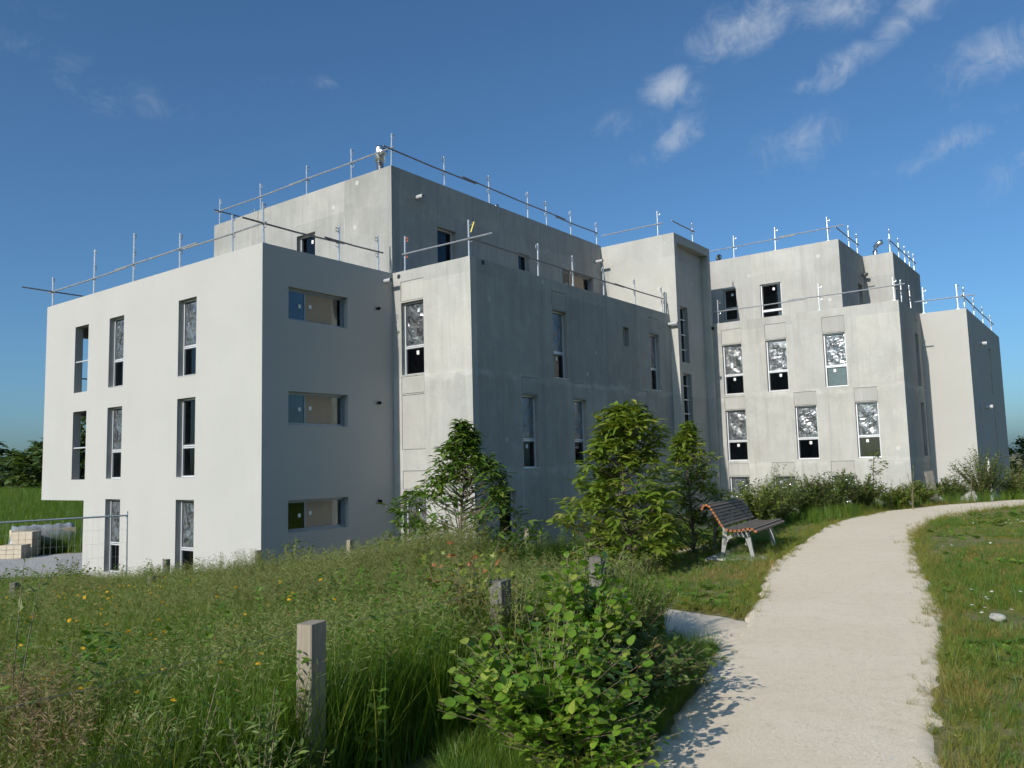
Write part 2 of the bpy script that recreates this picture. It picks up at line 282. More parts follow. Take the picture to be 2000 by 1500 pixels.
# ------------------------------------------------------------------ mesh helpers
class MB:
    def __init__(s): s.v = []; s.f = []; s.m = []
    def box(s, a, b, mi=0):
        n = len(s.v); (x0, y0, z0), (x1, y1, z1) = a, b
        s.v += [(x0,y0,z0),(x1,y0,z0),(x1,y1,z0),(x0,y1,z0),(x0,y0,z1),(x1,y0,z1),(x1,y1,z1),(x0,y1,z1)]
        s.f += [tuple(n+i for i in q) for q in ((0,3,2,1),(4,5,6,7),(0,1,5,4),(1,2,6,5),(2,3,7,6),(3,0,4,7))]; s.m += [mi]*6
    def tube(s, pts, r, k=6, mi=0, cap=True):
        pts = [Vector(p) for p in pts]; rs = r if isinstance(r, (list, tuple)) else [r]*len(pts)
        n0 = len(s.v)
        for i, p in enumerate(pts):
            d = (pts[min(i+1, len(pts)-1)] - pts[max(i-1, 0)]).normalized()
            h = Vector((0, 0, 1)) if abs(d.z) < .9 else Vector((1, 0, 0))
            a = d.cross(h).normalized(); b_ = d.cross(a)
            for j in range(k):
                t = 2*math.pi*j/k; s.v.append(tuple(p + (a*math.cos(t) + b_*math.sin(t))*rs[i]))
        for i in range(len(pts)-1):
            for j in range(k):
                s.f.append((n0+i*k+j, n0+i*k+(j+1)%k, n0+(i+1)*k+(j+1)%k, n0+(i+1)*k+j)); s.m.append(mi)
        if cap:
            s.f.append(tuple(n0+j for j in range(k))[::-1]); s.f.append(tuple(n0+(len(pts)-1)*k+j for j in range(k))); s.m += [mi]*2
    def prism(s, poly, ax, a, b, mi=0):
        n = len(s.v); k = len(poly)
        for t in (a, b):
            for u, w in poly: s.v.append({'x': (t, u, w), 'y': (u, t, w), 'z': (u, w, t)}[ax])
        s.f.append(tuple(range(n, n+k))); s.f.append(tuple(range(n+2*k-1, n+k-1, -1))); s.m += [mi]*2
        for j in range(k): s.f.append((n+j, n+k+j, n+k+(j+1)%k, n+(j+1)%k)); s.m.append(mi)
    def build(s, name, mats, parent=None, smooth=False, loc=None, bevel=0):
        me = bpy.data.meshes.new(name); me.from_pydata(s.v, [], s.f); me.update()
        bm = bmesh.new(); bm.from_mesh(me); bmesh.ops.recalc_face_normals(bm, faces=bm.faces)
        if bevel: bmesh.ops.bevel(bm, geom=bm.edges[:], offset=bevel, segments=1, affect='EDGES')
        bm.to_mesh(me); bm.free()
        for mm in ([mats] if isinstance(mats, str) else mats): me.materials.append(MATS[mm])
        if len(me.polygons) == len(s.m): me.polygons.foreach_set('material_index', s.m)
        if smooth: me.polygons.foreach_set('use_smooth', [True]*len(me.polygons))
        return link(name, me, parent, loc)
def link(name, data, parent=None, loc=None):
    o = bpy.data.objects.new(name, data); COL.objects.link(o)
    if parent: o.parent = parent
    if loc: o.location = loc
    return o
def tag(o, label=None, cat=None, group=None, kind=None):
    if label: o['label'] = label
    if cat: o['category'] = cat
    if group: o['group'] = group
    if kind: o['kind'] = kind
    return o
def thing(name, label, cat, loc=(0,0,0), group=None, rz=0):
    o = link(name, None, None, loc); o.rotation_euler.z = rz; o.empty_display_size = .3
    return tag(o, label, cat, group)

# ------------------------------------------------------------------ terrain
FOOT = [(-9.05, 0, 0, 24), (0, 4.55, 3.01, 20), (0, 16.8, 3.35, 24), (0, 20.27, 10.66, 34.5), (10.66, 24.18, 12.35, 34.5)]
PL = [(15.9,-15),(15.05,-10),(14.75,-8),(14.35,-6.4),(13.8,-4),(12.93,-.9),(12.33,2.5),(11.96,6),(12.14,9.9),(12.9,12.6),(14.39,15.4),(17,18.5),(24,23)]
PRR = [(17.9,-15),(16.6,-10),(16.12,-7.6),(15.76,-5.4),(15.3,-3),(14.52,.3),(13.78,3.6),(13.62,7.3),(13.93,10.1),(14.57,12),(15.6,13.9),(17.6,16.3),(24.6,20.5)]
_ly = np.array([p[1] for p in PL]); _lx = np.array([p[0] for p in PL])
_ry = np.array([p[1] for p in PRR]); _rx = np.array([p[0] for p in PRR])
def sstep(t): t = np.clip(t, 0, 1); return t*t*(3-2*t)
def gz(x, y):
    x = np.asarray(x, float); y = np.asarray(y, float)
    t = np.maximum(0, np.interp(y, _ly, _lx) - x - .8)
    db = np.full(np.broadcast(x, y).shape, 1e9)
    for x0, y0, x1, y1 in FOOT:
        dx = np.maximum(np.maximum(x0-x, x-x1), 0); dy = np.maximum(np.maximum(y0-y, y-y1), 0)
        db = np.minimum(db, np.hypot(dx, dy))
    db = np.maximum(db - .6, 0)
    f = np.where(t <= 0, 1., db/np.maximum(db+t, 1e-6))
    zp = 1.47 + .012*np.clip(y+8, 0, 14)
    z = zp*f
    qd = -(x-16.98)*.6 + (y+12.23)*.8
    side = sstep((-5.-x)/7)
    z = z*(1-side*sstep((qd-21)/5))                       # the yard on the far left lies level with the ground floor
    z = z + 1.5*sstep((qd-33)/20)*side
    far = sstep((np.hypot(x-5, y-5)-60)/140)
    z = z*(1-far) + 1.2*far
    z = z + .035*np.sin(x*1.3+y*.7)*np.sin(y*.9-x*.4)*np.clip(db/4, 0, 1)*(t > .3)
    rx_ = np.interp(y, _ry, _rx)
    z = z + .05*sstep((x-rx_-.1)/1.)*(.6+.4*np.sin(x*.8+1)*np.sin(y*.7))*(y < 13)
    return z
def gz1(x, y): return float(gz(np.array([x]), np.array([y]))[0])

def axis(c, lo, hi, step, far):
    a = list(np.arange(lo, hi+1e-6, step)); s = step; v = lo
    left = []
    while v > -far: s *= 1.25; v -= s; left.append(v)
    s = step; v = hi; right = []
    while v < far: s *= 1.25; v += s; right.append(v)
    return np.array(left[::-1] + a + right)
gx = axis(0, -16, 20, .3, 1500); gy = axis(0, -15, 26, .3, 1500)
XX, YY = np.meshgrid(gx, gy, indexing='ij'); ZZ = gz(XX, YY)
nx, ny = XX.shape
ii, jj = np.meshgrid(np.arange(nx-1), np.arange(ny-1), indexing='ij'); a = (ii*ny+jj).ravel()
me = bpy.data.meshes.new('ground'); me.from_pydata(np.stack([XX, YY, ZZ], -1).reshape(-1, 3).tolist(), [], np.stack([a, a+ny, a+ny+1, a+1], 1).tolist())
me.materials.append(MATS['ground']); me.polygons.foreach_set('use_smooth', [True]*len(me.polygons))
tag(link('ground', me), 'rough grassy ground sloping from the path down to the building', kind='structure')

def sheet(name, L, R, mat, nseg, nw, lift, wob, label, seed=0):
    L = np.array(L, float); R = np.array(R, float)
    def resample(P):
        s = np.r_[0, np.cumsum(np.hypot(*np.diff(P, axis=0).T))]; u = np.linspace(0, s[-1], nseg)
        out = np.stack([np.interp(u, s, P[:, 0]), np.interp(u, s, P[:, 1])], 1)
        k = np.array([.25, .5, .25])
        for _ in range(6):
            out[1:-1] = (out[:-2]*.25 + out[1:-1]*.5 + out[2:]*.25)
        return out
    L, R = resample(L), resample(R); rr = np.random.default_rng(seed)
    def wobble(P, sgn):
        t = np.arange(nseg); w = sum(np.interp(t, np.arange(0, nseg+st, st), rr.normal(0, 1, len(np.arange(0, nseg+st, st))))*am for st, am in ((37, .8), (13, .7), (5, .55), (2, .4), (1, .25)))*wob
        d = R-L; d /= np.linalg.norm(d, axis=1)[:, None]; return P + d*(w*sgn)[:, None]
    L, R = wobble(L, 1), wobble(R, -1)
    s = np.linspace(0, 1, nw); s = (s - .55*np.sin(2*np.pi*s)/(2*np.pi))[None, :, None]; P = L[:, None]*(1-s) + R[:, None]*s
    wid = np.linalg.norm(R-L, axis=1)[:, None]; e = np.minimum(s[..., 0], 1-s[..., 0])*wid
    z = gz(P[..., 0], P[..., 1]) + lift - .10*np.clip(1-e/.16, 0, 1) + .008*np.sin(np.pi*s[..., 0])
    V = np.concatenate([P, z[..., None]], -1).reshape(-1, 3)
    ii, jj = np.meshgrid(np.arange(nseg-1), np.arange(nw-1), indexing='ij'); a = (ii*nw+jj).ravel()
    me = bpy.data.meshes.new(name); me.from_pydata(V.tolist(), [], np.stack([a, a+1, a+nw+1, a+nw], 1).tolist()); me.materials.append(MATS[mat])
    me.polygons.foreach_set('use_smooth', [True]*len(me.polygons))
    return tag(link(name, me), label, kind='structure')
sheet('path', [(x-.12, y+.03) for x, y in PL], [(x+.13, y-.03) for x, y in PRR], 'path_sand', 420, 26, .022, .05, 'pale sandy footpath curving away past the bench', 3)
BR = [(14.6,-5.3),(13.2,-4.95),(12.0,-4.3),(10.6,-3.2),(9.5,-1.2),(9.25,.6),(9.7,2.2),(9.9,3.2)]
def offs(P, d):
    P = np.array(P, float); t = np.gradient(P, axis=0); t /= np.linalg.norm(t, axis=1)[:, None]; return P + np.stack([-t[:, 1], t[:, 0]], 1)*d
sheet('side_path', offs(BR, .68), offs(BR, -.68), 'path_sand', 160, 8, .013, .04, 'narrow sandy side path branching off behind the shrubs', 5)
V = [(-9.3,.3),(-9.3,-1.0),(-11.5,-2.6),(-20,-6),(-34,-8),(-34,-3),(-23,-3.2),(-17.2,1.9),(-15,4.9),(-11,9.8),(-9.3,9.8)]
bm = bmesh.new(); vv = [bm.verts.new((x, y, 0)) for x, y in V]; bm.faces.new(vv); bmesh.ops.triangulate(bm, faces=bm.faces)
bmesh.ops.subdivide_edges(bm, edges=bm.edges[:], cuts=12, use_grid_fill=True)
for v in bm.verts: v.co.z = gz1(v.co.x, v.co.y) + .03
me = bpy.data.meshes.new('gravel_yard'); bm.to_mesh(me); bm.free(); me.materials.append(MATS['gravel_grey'])
tag(link('gravel_yard', me), 'grey gravel yard beside the overhanging white wing', kind='structure')

# ------------------------------------------------------------------ the building
BLD = thing('apartment_building', 'unfinished concrete apartment building with flat stepped roofs and plastic-covered windows', 'building', (0, 0, 0))
def PT(ax, v):
    if ax == 'y': return lambda u, d, z: (u, v+d, z)        # faces -Y
    if ax == 'x': return lambda u, d, z: (v-d, u, z)        # faces +X
    if ax == '-x': return lambda u, d, z: (v+d, u, z)
    if ax == '-y': return lambda u, d, z: (u, v-d, z)
def wall(ax, v, u0, u1, z0, z1, mat, openings=(), recess=(), th=.25, name='wall'):
    """slab wall; openings cut right through, recess = (u0,u1,z0,z1,depth) cut part of the way"""
    f = PT(ax, v)
    us = sorted({u0, u1, *[o[i] for o in openings for i in (0, 1)], *[o[i] for o in recess for i in (0, 1)]})
    zs = sorted({z0, z1, *[o[i] for o in openings for i in (2, 3)], *[o[i] for o in recess for i in (2, 3)]})
    us = [u for u in us if u0 <= u <= u1]; zs = [z for z in zs if z0 <= z <= z1]
    D = {}
    for i in range(len(us)-1):
        for j in range(len(zs)-1):
            cu, cz = (us[i]+us[i+1])/2, (zs[j]+zs[j+1])/2; d = 0.
            for r in recess:
                if r[0] < cu < r[1] and r[2] < cz < r[3]: d = max(d, r[4])
            for o in openings:
                if o[0] < cu < o[1] and o[2] < cz < o[3]: d = th
            D[i, j] = d
    mb = MB()
    def quad(*p): n = len(mb.v); mb.v.extend(p); mb.f.append(tuple(range(n, n+4))); mb.m.append(0)
    for (i, j), d in D.items():
        a, b_, c, e = us[i], us[i+1], zs[j], zs[j+1]
        if d < th: quad(f(a, d, c), f(b_, d, c), f(b_, d, e), f(a, d, e)); quad(f(a, th, c), f(a, th, e), f(b_, th, e), f(b_, th, c))
        for (di, dj, p, r) in ((-1, 0, (a, c), (a, e)), (1, 0, (b_, c), (b_, e)), (0, -1, (a, c), (b_, c)), (0, 1, (a, e), (b_, e))):
            dn = D.get((i+di, j+dj), th)
            if d < dn: quad(f(p[0], d, p[1]), f(r[0], d, r[1]), f(r[0], dn, r[1]), f(p[0], dn, p[1]))
    me = bpy.data.meshes.new(name); me.from_pydata(mb.v, [], mb.f); me.update()
    bm = bmesh.new(); bm.from_mesh(me); bmesh.ops.remove_doubles(bm, verts=bm.verts, dist=1e-5); bmesh.ops.recalc_face_normals(bm, faces=bm.faces); bm.to_mesh(me); bm.free()
    me.materials.append(MATS[mat])
    return link(name, me, BLD)
def panel(ax, v, u0, u1, z0, z1, mat='concrete_panel', g=.016):
    f = PT(ax, v); mb = MB()
    p, r = f(u0+g, .004, z0+g), f(u1-g*.4, .034, z1-g)
    mb.box(tuple(map(min, p, r)), tuple(map(max, p, r))); return mb.build('infill_panel', mat, BLD)
def lbox(mb, f, u0, u1, d0, d1, z0, z1, mi=0):
    p, r = f(u0, d0, z0), f(u1, d1, z1); mb.box(tuple(map(min, p, r)), tuple(map(max, p, r)), mi)
wrng = random.Random(4)
def film_mesh(f, u0, u1, d, z0, z1, fade=1.):
    mb = MB(); NU, NZ = 10, 20; n = len(mb.v)
    ph = wrng.uniform(0, 9)
    for j in range(NZ+1):
        for i in range(NU+1):
            s, t = i/NU, j/NZ; e = min(1, 6*min(s, 1-s))*min(1, 6*min(t, 1-t))
            dd = d + e*(.012*math.sin(5*s+9*t+ph)+.008*math.sin(15*t-9*s+ph*2)+wrng.uniform(-.010, .010))*fade
            mb.v.append(f(u0+(u1-u0)*s, dd, z0+(z1-z0)*t))
    for j in range(NZ):
        for i in range(NU): a = j*(NU+1)+i; mb.f.append((a, a+1, a+NU+2, a+NU+1)); mb.m.append(0)
    return mb
def text(f, s, u, d, z, size, ax, parent):
    c = bpy.data.curves.new('lettering', 'FONT'); c.body = s; c.size = size; c.align_x = 'CENTER'; c.materials.append(MATS['ink'])
    t_ = bpy.data.objects.new('lettering', c); me = bpy.data.meshes.new_from_object(t_); bpy.data.objects.remove(t_)
    o = link('lettering', me, parent); o.location = f(u, d, z); o.rotation_euler = (rad(90), 0, 0 if ax == 'y' else rad(90)); return o
def window(ax, v, u0, u1, z0, z1, kind='tall', dep=.19, film=True, stick=(.55, .62), label=None, upper_sticker=False, split=.385, letters=None, lower='dark'):
    f = PT(ax, v); w = .045
    mb = MB()
    lbox(mb, f, u0, u0+w, dep-.03, dep+.045, z0, z1); lbox(mb, f, u1-w, u1, dep-.03, dep+.045, z0, z1)
    lbox(mb, f, u0+w, u1-w, dep-.03, dep+.045, z0, z0+w); lbox(mb, f, u0+w, u1-w, dep-.03, dep+.045, z1-w, z1)
    win = mb.build('window', 'aluminium' if kind != 'slide' else 'grey_frame', BLD)
    if label: win['label'] = label
    a, b_, c, e = u0+w, u1-w, z0+w, z1-w
    def sash(p, r, s, t, k=.05, mat='dark_frame', dd=0.):
        mb = MB(); lbox(mb, f, p, p+k, dep+.004+dd, dep+.035+dd, s, t); lbox(mb, f, r-k, r, dep+.004+dd, dep+.035+dd, s, t)
        lbox(mb, f, p+k, r-k, dep+.004+dd, dep+.035+dd, s, s+k*.7); lbox(mb, f, p+k, r-k, dep+.004+dd, dep+.035+dd, t-k*.7, t); mb.build('sash', mat, win)
        mb = MB(); lbox(mb, f, p+k, r-k, dep+.017+dd, dep+.023+dd, s+k*.7, t-k*.7); mb.build('pane', 'glass', win)
    def note(u, z, s=.095):
        mb = MB(); lbox(mb, f, u-s/2, u+s/2, dep+.004, dep+.012, z-s*.6, z+s*.6); mb.build('sticker', 'sticker', win)
    if kind == 'tall':
        zt = c+(e-c)*split
        mb = MB(); lbox(mb, f, a, b_, dep-.02, dep+.03, zt-.045, zt-.012); lbox(mb, f, a, b_, dep-.012, dep+.03, zt+.004, zt+.042); mb.build('transom', 'aluminium', win)
        sash(a, b_, c, zt-.046, .03); sash(a, b_, zt+.043, e, .045)
        if lower == 'board':
            mb = MB(); lbox(mb, f, a+.03, b_-.03, dep+.03, dep+.035, c+.02, zt-.07); mb.build('opaque_panel', 'grey_frame', win)
        if stick: note(a+(b_-a)*stick[0], zt-.045-(.10+.1*(1-stick[1])))
        if upper_sticker: note(a+(b_-a)*.62, e-.2)
        if film:
            film_mesh(f, a+.045, b_-.01, dep-.012, zt+.05, e-.035).build('plastic_film', 'plastic_film', win)
            if letters: 
                for k, s in enumerate(letters): text(f, s, (a+b_)/2+.02, dep-.03, e-.42-.30*k, .15 if k == 0 else .09, ax, win)
        mb = MB(); lbox(mb, f, u0+.004, u1-.004, .0-.015, dep-.031, z0+.002, z0+.014); mb.build('sill', 'aluminium', win)
    elif kind == 'slide':
        mid = u0+(u1-u0)*.33
        sash(a, mid+.03, c, e, .045, 'grey_frame'); sash(mid-.02, b_, c, e, .045, 'grey_frame', .034)
        mb = MB(); lbox(mb, f, mid+.032, u0+(u1-u0)*.80, dep+.036, dep+.046, c+.034, e-.034); mb.build('opaque_panel', 'board', win)  # opaque board added at the glass plane of the right leaf, no roller blind
        note(a+(mid-a)*.72, (c+e)/2, .08); mb = MB(); lbox(mb, f, mid+.16, mid+.24, dep+.028, dep+.034, (c+e)/2-.01, (c+e)/2+.09); mb.build('sticker', 'sticker', win)
    elif kind == 'small':
        sash(a, b_, c, e, .04)
    elif kind == 'bars':
        sash(a, b_, c, e, .03)
        for k in (.22, .5, .78):
            mb = MB(); z = c+(e-c)*k; lbox(mb, f, u0+.002, u1-.002, dep-.11, dep-.08, z-.015, z+.015); mb.build('guard_bar', 'steel', win)
    return win

F3 = [(.16, 2.33), (2.93, 5.09), (5.70, 7.85)]      # sill and head of each storey
TOP, TT, CT = 8.80, 12.13, 12.06
# --- white rendered front wing: sunny wall, end wall with open loggia, shaded gable
wins = []
op = [(-9.91, -9.02, *F3[1]), (-9.91, -9.02, *F3[2])]
for k in range(3): op += [(-7.69, -6.81, *F3[k]), (-3.82, -2.93, *F3[k])]
wall('y', 0, -11.99, 0, -.6, TOP, 'white_render', op + [(-12.1, -9.05, -.7, 2.28)])
for k in range(3):
    window('y', 0, -7.69, -6.81, *F3[k], film=True, stick=None)
    window('y', 0, -3.82, -2.93, *F3[k], film=(k != 1), stick=None)
wall('-x', -11.99, .25, 4.8, 2.28, TOP, 'white_render', [(.45, 4.3, F3[1][0], F3[1][1]), (.45, 4.3, F3[2][0], F3[2][1])])
wall('-x', -9.05, .25, 4.8, -.6, TOP-.4, 'white_render', name='loggia_wall')
for k in (1, 2):
    mb = MB(); z = F3[k][0]+1.0; mb.tube([(-9.93, .06, z), (-9.0, .06, z)], .022); mb.build('guard_bar', 'aluminium', BLD)
    mb = MB(); z -= .28; mb.tube([(-11.9, .4, z), (-11.9, 4.35, z)], .025); mb.build('guard_bar', 'steel_dark', BLD)
gs = [(.80, 2.80, 1.48, 2.29), (.80, 2.80, 4.20, 5.07), (.80, 2.80, 6.93, 7.80)]
wall('x', 0, .25, 4.55, -.6, TOP, 'white_render', gs)
for g in gs: window('x', 0, *g, kind='slide', dep=.17)
wall('-y', 4.8, -11.74, -9.05, 2.28, TOP, 'white_render')
# --- upper storey set back behind it
wall('y', 4.55, -9.24, 0, 8.3, TT, 'concrete', [(-4.46, -3.52, 8.7, 10.78)], [(-6.6, -6.58, 11.5, TT+.1, .02)])
window('y', 4.55, -4.46, -3.52, 8.7, 10.78, film=False, upper_sticker=True, stick=None)
t_op = [(6.57, 7.47, 8.7, 10.7), (10.9, 11.6, 10.08, 10.70), (13.78, 16.1, 9.6, 10.63)]
wall('x', 0, 4.8, 16.8, 8.3, TT, 'concrete', t_op, [(9.9, 9.92, 11.7, TT+.1, .02)])
window('x', 0, *t_op[0], kind='small', dep=.2); window('x', 0, *t_op[1], kind='small', dep=.18); window('x', 0, *t_op[2], kind='slide', dep=.17)
wall('-x', -9.24, 4.8, 20, 8.3, TT, 'concrete'); wall('-x', -9.05, 4.8, 20, -.6, 8.3, 'concrete'); wall('-y', 20.25, -9.24, 0, -.6, TT, 'concrete')
# --- raw concrete middle wing
b_op = [(.35, 1.24, *F3[2]), (.35, 1.24, .16, 2.38)]
b_pn = [(.34, 1.25, 7.88, 8.48), (.33, 1.24, 5.16, 5.67), (.33, 1.24, 3.55, 5.13), (.34, 1.25, 2.42, 2.95)]
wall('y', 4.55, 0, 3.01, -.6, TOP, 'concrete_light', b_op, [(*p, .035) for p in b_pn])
for p in b_pn: panel('y', 4.55, *p, mat='concrete_panel')
window('y', 4.55, *b_op[0], upper_sticker=True, dep=.17); window('y', 4.55, *b_op[1], dep=.17, film=True)
bs = [(8.53, 9.34, *F3[2]), (15.02, 15.81, *F3[2]), (6.81, 7.62, *F3[1]), (9.58, 10.38, *F3[1]), (13.9, 14.69, *F3[1]), (5.6, 6.4, *F3[0]), (11.2, 12.0, *F3[0])]
bsm = (13.02, 13.44, 7.16, 7.85)
bp = [(8.52, 9.35, 7.88, 8.46), (15.0, 15.83, 7.88, 8.46), (6.8, 7.63, 5.12, 5.62), (9.57, 10.39, 5.12, 5.62), (13.89, 14.7, 5.12, 5.62)]
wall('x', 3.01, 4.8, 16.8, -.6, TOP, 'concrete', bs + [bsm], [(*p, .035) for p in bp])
for p in bp: panel('x', 3.01, *p, mat='concrete')
for i, g in enumerate(bs): window('x', 3.01, *g, film=(i < 4), stick=None if i % 2 else (.5, .5), dep=.17)
window('x', 3.01, *bsm, kind='small', dep=.2)
# --- stair tower with a framed recess
wall('y', 16.8, -.3, 3.35, -.6, CT, 'concrete_stair', th=.18)
c_op = [(17.60, 18.42, 6.98, 9.28), (17.65, 18.5, 4.42, 6.53)]
wall('x', 3.35, 16.98, 20.25, -.6, CT, 'concrete_stair', c_op, [(17.06, 20.02, -.7, 11.72, .30)], th=.55)
for g in c_op: window('x', 3.05, *g, kind='bars', dep=.2)
wall('-y', 20.26, 0, 2.8, 8.3, CT, 'concrete_stair', th=.2); wall('-x', -.3, 16.98, 20, 11.8, CT, 'concrete_stair', th=.2)
# --- right wing
d_w = [(3.70, 4.55, 2), (5.56, 6.41, 2), (7.84, 8.68, 2), (3.70, 4.57, 1), (6.59, 7.44, 1), (8.87, 9.69, 1), (3.72, 4.58, 0), (5.58, 6.46, 0), (7.86, 8.71, 0)]
d_op = [(a, c, F3[k][0]+.03, F3[k][1]-.02) for a, c, k in d_w]
d_pn = [(o[0]-.01, o[1]+.01, o[3]+.03, o[3]+(.66 if o[3] > 7 else .56)) for o in d_op]
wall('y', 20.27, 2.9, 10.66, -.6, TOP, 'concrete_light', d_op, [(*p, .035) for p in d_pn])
for p in d_pn: panel('y', 20.27, *p)
for i, o in enumerate(d_op):
    window('y', 20.27, *o, dep=.14, film=True, upper_sticker=i in (3, 6), lower='board' if i == 2 else 'dark', stick=(.5+.12*math.sin(i*2.1), .7), letters=("K.LINE",) if i in (5, 2) else None)
ds = [(22.88, 23.52, *F3[2]), (23.02, 23.7, *F3[1]), (23.08, 23.82, *F3[0])]
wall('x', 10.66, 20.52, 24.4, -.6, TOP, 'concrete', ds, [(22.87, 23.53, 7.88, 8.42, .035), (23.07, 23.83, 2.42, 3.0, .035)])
panel('x', 10.66, 22.87, 23.53, 7.88, 8.42, 'concrete'); panel('x', 10.66, 23.07, 23.83, 2.42, 3.0, 'concrete')
for g in ds: window('x', 10.66, *g, film=False, stick=None, dep=.18)
wall('y', 24.18, 10.66, 12.35, -.6, TOP, 'cream_render')
g_op = [(30.2, 30.8, 5.68, 7.78), (30.3, 30.85, 2.95, 5.08), (25.6, 25.8, 7.2, 7.8), (25.85, 26.05, 4.5, 5.08)]
wall('x', 12.35, 24.43, 34.47, -.6, TOP, 'white_render', g_op)
for g in g_op: window('x', 12.35, *g, kind='small', dep=.2)
wall('-y', 34.72, 0, 12.35, -.6, TOP, 'white_render'); wall('-x', 0, 24, 34.4, -.6, TOP, 'concrete')
# --- its upper storeys
e_op = [(4.62, 5.55, 8.75, 10.70), (2.9, 3.52, 9.3, 10.72)]
wall('y', 22.65, 0, 8.06, 8.3, TT, 'concrete_light', e_op)
window('y', 22.65, *e_op[0], film=False, upper_sticker=True, stick=None, dep=.12); window('y', 22.65, *e_op[1], film=False, upper_sticker=True, stick=None, dep=.18)
wall('x', 8.06, 22.9, 26.62, 8.3, TT, 'concrete', [(25.4, 26.2, 8.7, 10.72)]); window('x', 8.06, 25.4, 26.2, 8.7, 10.72, kind='small')
wall('y', 26.62, 7.6, 9.33, 8.3, TT, 'concrete_light')
wall('x', 9.33, 26.87, 32.47, 8.3, TT, 'concrete', [(29.3, 30.2, 9.9, 10.92)]); window('x', 9.33, 29.3, 30.2, 9.9, 10.92, kind='small')
wall('-y', 32.7, 0, 9.33, 8.3, TT, 'concrete'); wall('-x', 0, 22.9, 32.4, 8.3, TT, 'concrete')
# --- roofs, floors and inner partitions
def slab(name, x0, y0, x1, y1, z0, z1, mat='roof_slab'):
    mb = MB(); mb.box((x0, y0, z0), (x1, y1, z1)); return mb.build(name, mat, BLD)
slab('roof', -11.73, .26, -.26, 4.5, 8.2, 8.42); slab('roof', .02, 4.81, 2.75, 16.75, 8.2, 8.42); slab('roof', -8.98, 4.81, -.26, 19.9, 11.6, 11.8)
slab('roof', .0, 17.0, 2.75, 20.0, 11.74, 11.85); slab('roof', 3.0, 20.53, 10.4, 34.3, 8.2, 8.42); slab('roof', 10.7, 24.45, 12.08, 34.3, 8.2, 8.42)
slab('roof', .3, 22.91, 7.8, 26.8, 11.6, 11.8); slab('roof', .3, 26.9, 9.07, 32.4, 11.6, 11.8)
slab('soffit', -11.74, .26, -9.06, 4.54, 2.29, 2.62, 'white_render')
for z in (0, 2.62, 5.38):
    if z: slab('floor_slab', -11.73, .26, -9.06, 4.5, z+.02, z+.22, 'inside')
    slab('floor_slab', -8.79, .26, -.26, 19.9, z-.02, z+.18, 'inside'); slab('floor_slab', -.2, 4.82, 2.74, 19.9, z-.02, z+.18, 'inside'); slab('floor_slab', .3, 20.6, 10.4, 34.3, z-.02, z+.18, 'inside')
slab('floor_slab', -8.7, 4.85, -.3, 19.9, 8.2, 8.38, 'inside')
slab('partition', -8.8, 3.6, -.3, 3.75, .2, 8.2, 'inside'); slab('partition', -5.3, .3, -5.15, 3.55, .2, 8.2, 'inside'); slab('partition', -1.6, 4.9, -1.45, 19, .2, 11.6, 'inside')
slab('partition', 1.7, 6.0, 1.82, 16.7, .2, 8.2, 'inside'); slab('partition', .4, 23.6, 10.3, 23.75, .2, 8.2, 'inside'); slab('partition', .4, 24.4, 7.7, 24.55, 8.45, 11.5, 'inside'); slab('partition', 8.78, 24.0, 8.9, 34, .2, 8.2, 'inside'); slab('partition', .1, 16.6, 2.7, 16.72, .2, 8.2, 'inside')
# --- pipes, vents and flues
def pipe(p, d, L, r, mat='plastic_grey'):
    d = Vector(d).normalized(); p = Vector(p); mb = MB(); k = 12
    mb.tube([p-d*.05, p+d*L], r, k, cap=False); mb.tube([p+d*L, p+d*(L*.3)], [r*.999, r*.86], k, cap=False)
    a = mb.build('drain_pipe', mat, BLD, smooth=True)
    mb = MB(); mb.tube([p+d*(L*.35), p+d*(L*.34)], r*.86, k); mb.build('mouth_shade_disc', 'plastic_and_shade_black', a)  # black disc inside the pipe, its colour stands for the shade in there
pipe((0, 4.2, 8.5), (1, 0, 0), .30, .06); pipe((0, 5.62, 11.39), (1, 0, 0), .30, .065); pipe((0, 16.25, 11.34), (1, 0, 0), .4, .06); pipe((3.01, 16.6, 8.38), (1, 0, 0), .42, .06)
for z in (7.65, 4.91, 2.13): pipe((0, 3.92, z), (1, -.25, -.1), .13, .045, 'plastic_and_shade_black')
pipe((3.35, 20.13, 8.6), (1, 0, 0), .08, .07, 'plastic_and_shade_black'); pipe((8.06, 26.3, 11.2), (1, -.3, 0), .25, .08, 'steel_dark')
for (y, z) in ((27.3, 7.69), (27.55, 4.98)): pipe((12.35, y, z), (1, 0, 0), .28, .09, 'plastic_grey')
def hole_shade(ax, v, u, z, r=.07):
    f = PT(ax, v); mb = MB(); mb.tube([f(u, -.004, z), f(u, .01, z)], r, 14); mb.build('hole_shade_disc', 'plastic_and_shade_black', BLD)  # nothing is drilled: a flat black disc paints the shade of a hole
hole_shade('y', 4.55, .27, 8.66); hole_shade('x', 3.01, 5.12, 8.72, .075)
mb = MB(); mb.tube([(-1.46, 5.5, 11.7), (-1.46, 5.5, 12.85)], .12, 14); mb.tube([(-1.46, 5.5, 12.85), (-1.46, 5.5, 12.87), (-1.46, 5.5, 13.32), (-1.46, 5.5, 13.38)], [.12, .165, .165, .14], 16)
mb.tube([(-1.46, 5.5, 13.1), (-1.14, 5.36, 13.1)], .13, 14); mb.build('flue', 'stainless', BLD, smooth=True)
mb = MB(); mb.tube([(8.5, 27.1, 11.7), (8.5, 27.1, 12.42), (8.53, 27.08, 12.58), (8.65, 27.02, 12.70), (8.85, 26.95, 12.74)], .11, 14); mb.build('flue', 'stainless', BLD, smooth=True)
